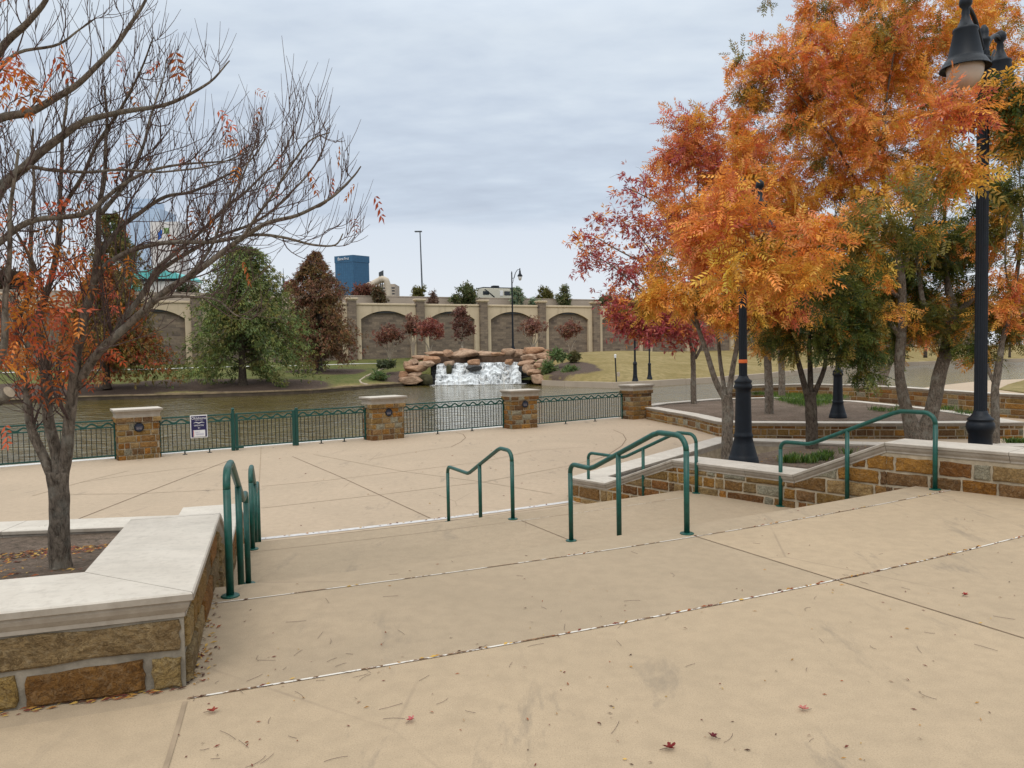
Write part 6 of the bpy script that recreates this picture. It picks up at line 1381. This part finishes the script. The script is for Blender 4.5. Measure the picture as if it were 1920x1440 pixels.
# ------------------------------------------------------------------ bare trees at the left
def bare_tree(label, base, limbs, seed, leafspots, stub=None, trunk_n=1, step=.10, leafN=5, sawn=None):
    rng = np.random.default_rng(seed); root = tag(empty('bare_tree', base), label, 'tree'); b = Vector(base); m = MB(); tips = []
    for P, r in limbs[:trunk_n]: m.tube(smooth([Vector(p) - b for p in P]), resample(r, P), 14)
    t = m.build('trunk', 'bark', root, True); rough_trunk(t)
    m = MB(); tw = MB()
    for P, r in limbs[trunk_n:]:
        S = smooth([Vector(p) - b for p in P], 5); Rr = resample(r, P, 5); S = [p + Vector((noise.noise(p * 3 + Vector((seed, 0, 0))), noise.noise(p * 3 + Vector((0, seed, 0))), noise.noise(p * 3 + Vector((0, 0, seed))))) * .02 for p in S]; m.tube(S, Rr, 9)
        acc = 0.0; tot = sum((q - p).length for p, q in zip(S, S[1:])); run = 0
        for i in range(len(S) - 1):
            dv = S[i + 1] - S[i]; run += dv.length; acc += dv.length; fr = run / tot
            if fr < .16: continue
            while acc > step:
                acc -= step * rng.uniform(.8, 1.3); tan = dv.normalized(); side = tan.cross(Vector(rng.normal(0, 1, 3))).normalized()
                d = (tan * rng.uniform(.5, 1.0) + side * rng.uniform(.5, .9) + Vector((0, 0, rng.uniform(-.1, .5)))).normalized(); L = rng.uniform(.25, .75) * (1.18 - .80 * fr) * (.6 + .4 * min(1, Rr[i] / .012)); p0 = S[i]; pts = []; k = 7; up = rng.uniform(.2, .5) * L; wob = Vector(rng.normal(0, .09, 3)) * L
                for j in range(k + 1): q = j / k; pts.append(p0 + d * L * q + Vector((0, 0, up * q * q)) + wob * math.sin(q * 5))
                r0 = min(Rr[i] * .55, .0026 + .0056 * L); tw.tube(pts, [r0 + (.0016 - r0) * j / k for j in range(k + 1)], 5, False); tips.append(pts[-1])
                s2 = .055
                for j in range(1, k):
                    for _ in range(rng.integers(1, 3) if rng.random() < .75 else 0):
                        t2 = (pts[j + 1] - pts[j]).normalized(); sd = t2.cross(Vector(rng.normal(0, 1, 3))).normalized(); d2 = (t2 * .7 + sd * rng.uniform(.4, .9) + Vector((0, 0, rng.uniform(.1, .6)))).normalized(); l2 = rng.uniform(.07, .30) * (.6 + L); a = pts[j].lerp(pts[j + 1], rng.random())
                        q2 = [a + d2 * l2 * u + Vector((0, 0, .35 * l2 * u * u)) for u in (0, .35, .7, 1)]; tw.tube(q2, [.0022, .0019, .0016, .0011], 4, False)
                        if rng.random() < .25: tips.append(q2[-1])
    m.build('branches', 'bark', root, True); tw.build('twigs', 'twig', root, True)
    if sawn:
        for P, r in sawn:
            s = MB(); a, c = Vector(P[0]) - b, Vector(P[1]) - b; s.tube([a, a.lerp(c, .5), c], [r * 1.15, r, r], 12); e = s.build('cut_limb', 'bark', root, True); f = MB(); n = (c - a).normalized(); f.tube([c - n * .004, c + n * .003], r * .9, 14); f.build('sawn_face', 'sawn_wood', e)
    pos, dr = [], []
    for px, py, rx, ry, Y, cnt in leafspots:
        for _ in range(int(cnt * .72)):
            p = Vector(D(px + rng.normal(0, rx), py + rng.normal(0, ry), Y + rng.normal(0, .25))) - b; pos.append(tuple(p)); dr.append((rng.normal(0, .8), rng.normal(0, .8), -.5 + rng.normal(0, .4)))
    for t in tips:
        if rng.random() < .05: pos.append(tuple(t)); dr.append((rng.normal(0, .8), rng.normal(0, .8), -.4))
    if pos: q = place(pinnate(4, .17, .068, .021, 55, .5), np.array(pos), np.array(dr), rng, (.55, 1.05)); quads_obj('crown', q.reshape(-1, 4, 3), colours(BARE, q.shape[0], q.shape[1], rng, .2).reshape(-1, 3), 'leaf', root)
    return root
def left_trees():
    b = hit(111, 1066, zsoilL); Y = b[1]
    def lb(pts, r0, r1, y0=0.0, y1=0.0): n = len(pts); return limb([(x, y, Y + y0 + (y1 - y0) * i / (n - 1)) for i, (x, y) in enumerate(pts)], r0, r1)
    trunk = ([Z3(b, -.1), D(111, 1040, Y), D(112, 980, Y), D(112, 930, Y), D(110, 885, Y)], [.088, .074, .069, .068, .076])
    L = [trunk,
        lb([(104, 905), (86, 870), (64, 820), (55, 770), (48, 722), (36, 688), (27, 640), (36, 587), (54, 548), (56, 490), (60, 420), (64, 330), (60, 240)], 0.0370, .008, 0, .2),
        lb([(110, 890), (99, 830), (91, 770), (84, 705), (81, 650), (73, 612), (84, 560), (104, 490), (112, 410), (112, 330), (120, 230), (128, 150)], 0.0429, .007, 0, .1),
        lb([(116, 890), (126, 820), (136, 750), (142, 690), (148, 640), (160, 585), (174, 535), (182, 470), (186, 400), (196, 320), (200, 240), (196, 160)], 0.0444, .007, 0, -.2),
        lb([(138, 735), (160, 700), (196, 650), (240, 612), (290, 566), (340, 530), (400, 484), (450, 446), (500, 420), (560, 404), (620, 372), (662, 334), (678, 312)], 0.0355, .004, 0, -.5),
        lb([(146, 712), (180, 670), (205, 640), (235, 596), (262, 560), (296, 508), (330, 476), (370, 440), (420, 390), (470, 350), (520, 300), (550, 250)], 0.0310, .004, 0, .5),
        lb([(172, 540), (192, 505), (226, 478), (270, 460), (330, 452), (400, 452), (470, 440), (530, 446), (590, 460), (630, 462), (645, 440)], 0.0222, .004, -.1, -.4),
        lb([(262, 560), (300, 512), (360, 470), (412, 440), (470, 420), (540, 370), (600, 300), (615, 240)], 0.0193, .004, .2, .7),
        lb([(182, 480), (220, 430), (262, 400), (310, 372), (360, 360), (420, 330), (470, 300), (500, 256)], 0.0193, .004, -.1, .3),
        lb([(290, 566), (330, 556), (372, 556), (410, 566), (440, 590), (470, 600)], 0.0119, .003, -.2, -.5),
        lb([(190, 400), (230, 350), (262, 290), (280, 230), (300, 170), (310, 110)], 0.0163, .004, -.2, .4),
        lb([(112, 400), (150, 330), (190, 260), (230, 190), (262, 130), (290, 70)], 0.0163, .004, .1, -.5),
        lb([(84, 560), (60, 500), (30, 440), (6, 380)], 0.0163, .006, .1, -.2),
        lb([(340, 530), (390, 470), (430, 380), (470, 290), (480, 250)], 0.0133, .003, -.3, .1),
        lb([(450, 446), (500, 380), (540, 320), (580, 270), (620, 250)], 0.0111, .003, -.4, -.8)]
    spots = [(60, 600, 45, 50, Y - .1, 75), (20, 570, 26, 50, Y - .3, 26), (110, 560, 36, 46, Y, 50), (130, 640, 34, 30, Y + .1, 34), (60, 680, 40, 24, Y, 26), (150, 500, 30, 30, Y, 22), (170, 510, 10, 20, Y, 8), (90, 480, 50, 40, Y, 22), (130, 400, 50, 40, Y, 14), (200, 350, 30, 60, Y, 10), (15, 650, 20, 40, Y, 14), (250, 470, 60, 30, Y, 6)]
    bare_tree('nearly bare tree with three grey limbs and some orange leaves in the left planter', b, L, 3, spots, step=.086, sawn=[((D(164, 575, Y), D(178, 532, Y - .06)), .026)])
    # neighbour just outside the frame whose limbs reach in from the left
    Y2 = 4.9; X0 = D(-110, 1000, Y2)[0]; b2 = (X0, Y2, zsoilL(X0, Y2))
    def l2(pts, r0, r1, y0=0.0, y1=0.0): n = len(pts); return limb([(x, y, Y2 + y0 + (y1 - y0) * i / (n - 1)) for i, (x, y) in enumerate(pts)], r0, r1)
    T2 = ([Z3(b2, -.1), D(-100, 950, Y2), D(-80, 850, Y2), D(-60, 760, Y2), D(-50, 700, Y2)], [.10, .085, .08, .078, .072])
    L2 = [T2, l2([(-56, 720), (-50, 560), (-30, 440), (0, 352), (50, 310), (112, 260), (161, 228), (244, 206), (326, 191), (394, 157), (432, 115)], 0.0468, .004, 0, .6),
        l2([(-50, 600), (-60, 400), (-40, 260), (0, 222), (60, 210), (112, 178), (157, 148), (210, 96), (247, 45), (272, 0), (290, -60)], 0.0351, .006, 0, .2),
        l2([(-60, 400), (-50, 220), (0, 98), (50, 44), (86, 0), (110, -70)], 0.0312, .010, 0, -.2), l2([(-20, 160), (30, 100), (110, 82), (150, 56), (180, 34)], 0.0125, .003, -.1, 0),
        l2([(-45, 520), (-20, 470), (20, 440), (75, 412), (157, 400), (195, 376), (232, 348), (280, 322), (337, 310), (400, 306), (450, 296)], 0.0250, .004, 0, .8),
        l2([(-40, 430), (10, 340), (50, 312), (100, 318), (161, 320), (240, 318), (319, 322), (412, 307), (470, 278)], 0.0172, .003, .1, .5),
        l2([(-52, 740), (-30, 700), (0, 668), (12, 600), (14, 500), (22, 380), (36, 280)], 0.0312, .008, 0, -.1)]
    s2 = [(10, 130, 14, 20, Y2 - .2, 16), (60, 140, 30, 20, Y2, 7), (30, 150, 16, 14, Y2, 7), (96, 110, 10, 10, Y2, 4), (20, 40, 20, 20, Y2, 4), (40, 600, 40, 60, Y2, 20), (10, 640, 20, 40, Y2, 18)]
    bare_tree('bare tree at the left edge with a sawn off limb stub', b2, L2, 9, s2, step=.13, sawn=[((D(-40, 772, Y2), D(17, 735, Y2 - .05)), .042)])
left_trees()
# ------------------------------------------------------------------ grass, litter
def blades(name, spots, seed, hgt=.16, kind='stuff'):
    rng = np.random.default_rng(seed); Q, C = [], []
    pal = np.array([lin(104, 138, 44, .72)[:3], lin(78, 116, 34, .7)[:3], lin(126, 150, 60, .75)[:3], lin(60, 92, 30, .7)[:3]])
    for x, y, z, r, n in spots:
        p = np.stack([x + rng.normal(0, r, n), y + rng.normal(0, r, n), np.full(n, z)], 1); a = rng.uniform(0, 2 * math.pi, n); l = hgt * rng.uniform(.5, 1.25, n); e = rng.uniform(.2, .9, n)
        d = np.stack([np.cos(a) * e, np.sin(a) * e, np.ones(n)], 1) * l[:, None]; s = np.stack([-np.sin(a), np.cos(a), 0 * a], 1) * .007; md = p + d * .55
        tip = p + d; tip[:, 2] -= l * e * .35; Q.append(np.stack([p - s * .5, md - s, tip, md + s], 1)); C.append(pal[rng.integers(0, 4, n)] * rng.uniform(.8, 1.15, (n, 1)))
    return struct(quads_obj(name, np.concatenate(Q), np.concatenate(C), 'grass_blade'), kind)
def grasses():
    rng = random.Random(5); sp = []
    for _ in range(620):
        x, y = rng.uniform(1385, 1660), rng.uniform(738, 768)
        if y > 752 + 12 * math.sin(x * .03) or y < 741 + (x - 1480) * .04: continue
        p = hit(x, y, zsoilF); sp.append((p[0], p[1], p[2] - .02, .13, 46))
    for x, y in ((1640, 770), (1652, 772), (1672, 772), (1690, 766), (1770, 770), (1782, 768), (1800, 776), (1815, 778)):
        p = hit(x, y, zsoilF); sp.append((p[0], p[1], p[2] - .02, .12, 90))
    blades('lilyturf', sp, 1, .22)
    sp = []
    for x, y, r, n in ((1479, 868, .07, 230), (1488, 862, .05, 120), (1516, 868, .09, 260), (1538, 862, .09, 260), (1550, 856, .06, 160), (1588, 852, .05, 110), (1898, 832, .08, 200), (1912, 832, .08, 180)): p = hit(x, y, zsoilR); sp.append((p[0], p[1], p[2] - .02, r, n))
    blades('lilyturf', sp, 2, .17)
    sp = []
    for x, y in ((72, 1000), (86, 1000)): p = hit(x, y, zsoilL); sp.append((*p, .02, 12))
    blades('weeds', sp, 3, .07)
grasses()
def litter():
    rng = np.random.default_rng(17); Q, C = [], []
    LP = np.array([lin(150, 84, 48, .9)[:3], lin(180, 130, 60, .9)[:3], lin(120, 60, 46, .85)[:3], lin(200, 160, 80, .9)[:3], lin(90, 60, 44, .8)[:3]])
    def leaf(x, y, z, l, w, a, col, curl=.25):
        ca, sa = math.cos(a), math.sin(a); d = np.array([ca, sa, 0]); s = np.array([-sa, ca, 0]); p = np.array([x, y, z + .004]); k = rng.uniform(.1, curl) * l
        Q.append([p - d * l / 2, p + s * w / 2 + [0, 0, k], p + d * l / 2 + [0, 0, k * .6], p - s * w / 2 + [0, 0, k * .3]]); C.append(col)
    # caught in the two expansion joints
    for r, k0, k1, n in ((38.07, .376, .66, 95), (36.58, .377, .66, 26), (30.52, .39, .62, 40)):
        for _ in range(n):
            k = rng.uniform(k0, k1); x, y = A_(r + rng.normal(0, .008), k); z = ZU if r > 35 else 0.004
            leaf(x, y, z, rng.uniform(.02, .055), rng.uniform(.006, .016), math.atan(k) + rng.normal(0, .35), LP[rng.integers(0, 5)] * rng.uniform(.7, 1.1))
    for _ in range(230):                 # scattered over the upper plaza
        x, y = G(rng.uniform(330, 1950), rng.uniform(935, 1440) , ZU)
        if math.hypot(x - CX, y - CY) < 36.3: continue
        leaf(x, y, ZU, rng.uniform(.010, .034), rng.uniform(.004, .010), rng.uniform(0, 6.3), LP[rng.integers(0, 5)] * rng.uniform(.6, 1.1))
    for _ in range(60):
        x, y = G(rng.uniform(500, 1200), rng.uniform(830, 990), 0)
        if math.hypot(x - CX, y - CY) < 31.5 and y < 22: leaf(x, y, .004, rng.uniform(.03, .07), rng.uniform(.02, .04), rng.uniform(0, 6.3), LP[rng.integers(0, 5)] * .6)
    for _ in range(140):                 # drift along the foot of the left wall
        s = abs(rng.normal(0, 1.0)); p = C0 + LD * s + Vector((.956, .294)) * abs(rng.normal(.02, .04)); leaf(p.x, p.y, ZU, rng.uniform(.02, .05), rng.uniform(.006, .015), rng.uniform(0, 6.3), LP[rng.integers(0, 5)] * .8)
    for _ in range(120):
        s = rng.uniform(0, 1.6); p = C0 - FD * s - Vector((-FD.y, FD.x)) * abs(rng.normal(.03, .02)); leaf(p.x, p.y, ZU, rng.uniform(.02, .06), rng.uniform(.004, .012), rng.normal(.3, .3), LP[rng.integers(0, 5)] * .7)
    def bed(fz, n, gen, sz):
        for _ in range(n):
            p = gen(); leaf(p[0], p[1], fz(p[0], p[1]) + .004, rng.uniform(*sz), rng.uniform(.25, .6) * sz[1] * .6, rng.uniform(0, 6.3), LP[rng.integers(0, 5)] * rng.uniform(.55, 1.1))
    bed(zsoilL, 2600, lambda: (lambda u, q: C0 - FD * (5.5 * u + .4) + Vector((-FD.y, FD.x)) * (3.75 + .55 * q))(rng.random(), -abs(rng.normal(0, .7))), (.02, .06))
    bed(zsoilL, 900, lambda: C0 - FD * (5.5 * rng.random() + .4) + Vector((-FD.y, FD.x)) * rng.uniform(.4, 3.6), (.02, .06))
    bed(zsoilR, 1600, lambda: (lambda s: A0 + WD * s + WN * rng.uniform(.35, max(.5, _dep(s) - .4)))(rng.uniform(.8, 9)), (.02, .06))
    struct(quads_obj('fallen_leaves', np.array(Q), np.array(C), 'litter'), 'stuff')
    m = MB()
    for _ in range(95):
        x, y = G(rng.uniform(100, 1900) if rng.random() < .5 else rng.uniform(330, 760), rng.uniform(1000, 1440), ZU)
        if math.hypot(x - CX, y - CY) < 36.4 or (x < C0.x + .1 and y > C0.y - 1): continue
        a = rng.uniform(0, 6.3); l = rng.uniform(.03, .13); c = rng.normal(0, .6); P = []
        for i in range(6): P.append((x, y, ZU + .005)); x += math.cos(a) * l / 5; y += math.sin(a) * l / 5; a += c / 5
        m.tube(P, .0009, 4, False)
    struct(m.build('fallen_twigs', 'twig'), 'stuff')
    # the larger single leaves
    def maple(px, py, sz, col, label, rz):
        x, y = G(px, py, ZU); n = 36; V = [(0, 0, .006)]; rr = random.Random(px)
        for i in range(n):
            a = 2 * math.pi * i / n; r = sz * (.42 + .58 * abs(math.cos(2.5 * a)) ** 1.6) * (.9 + .2 * rr.random()); V.append((math.cos(a) * r, math.sin(a) * r * .8, .010 + .35 * r * abs(math.sin(a + 1.0)) + .006 * rr.random()))
        m = MB(); m.add(V, [(0, 1 + i, 1 + (i + 1) % n) for i in range(n)]); m.c = [col[:3]] * len(m.v)
        o = m.build('maple_leaf', 'litter'); o.location = (x, y, ZU + .002); o.rotation_euler = (0, 0, rz); tag(o, label, 'leaf', 'single fallen leaves on the paving')
        s = MB(); s.tube([(-sz * .3, 0, .008), (-sz * 1.0, sz * .1, .006), (-sz * 1.5, 0, .006)], .0013, 4); s.build('stalk', 'twig', o)
    maple(1255, 1406, .030, lin(124, 40, 38, .8), 'curled dark red fallen leaf with a long stalk near the bottom edge', .3); maple(1337, 1385, .022, lin(110, 44, 50, .8), 'small wine red fallen leaf right of the curled dark red one', 2.6)
    maple(1506, 1333, .026, lin(190, 120, 110, .85), 'pale pink fallen leaf on the open paving at lower right', 3.2); maple(770, 1354, .022, lin(196, 110, 110, .85), 'small pink fallen leaf alone at the bottom middle of the paving', 1.0)
    maple(398, 1337, .026, lin(150, 62, 48, .8), 'rusty fallen leaf by the corner of the left planter wall', .2); maple(1810, 1118, .024, lin(170, 64, 60, .8), 'bright red fallen leaf between the two expansion joints at right', .5)
litter()
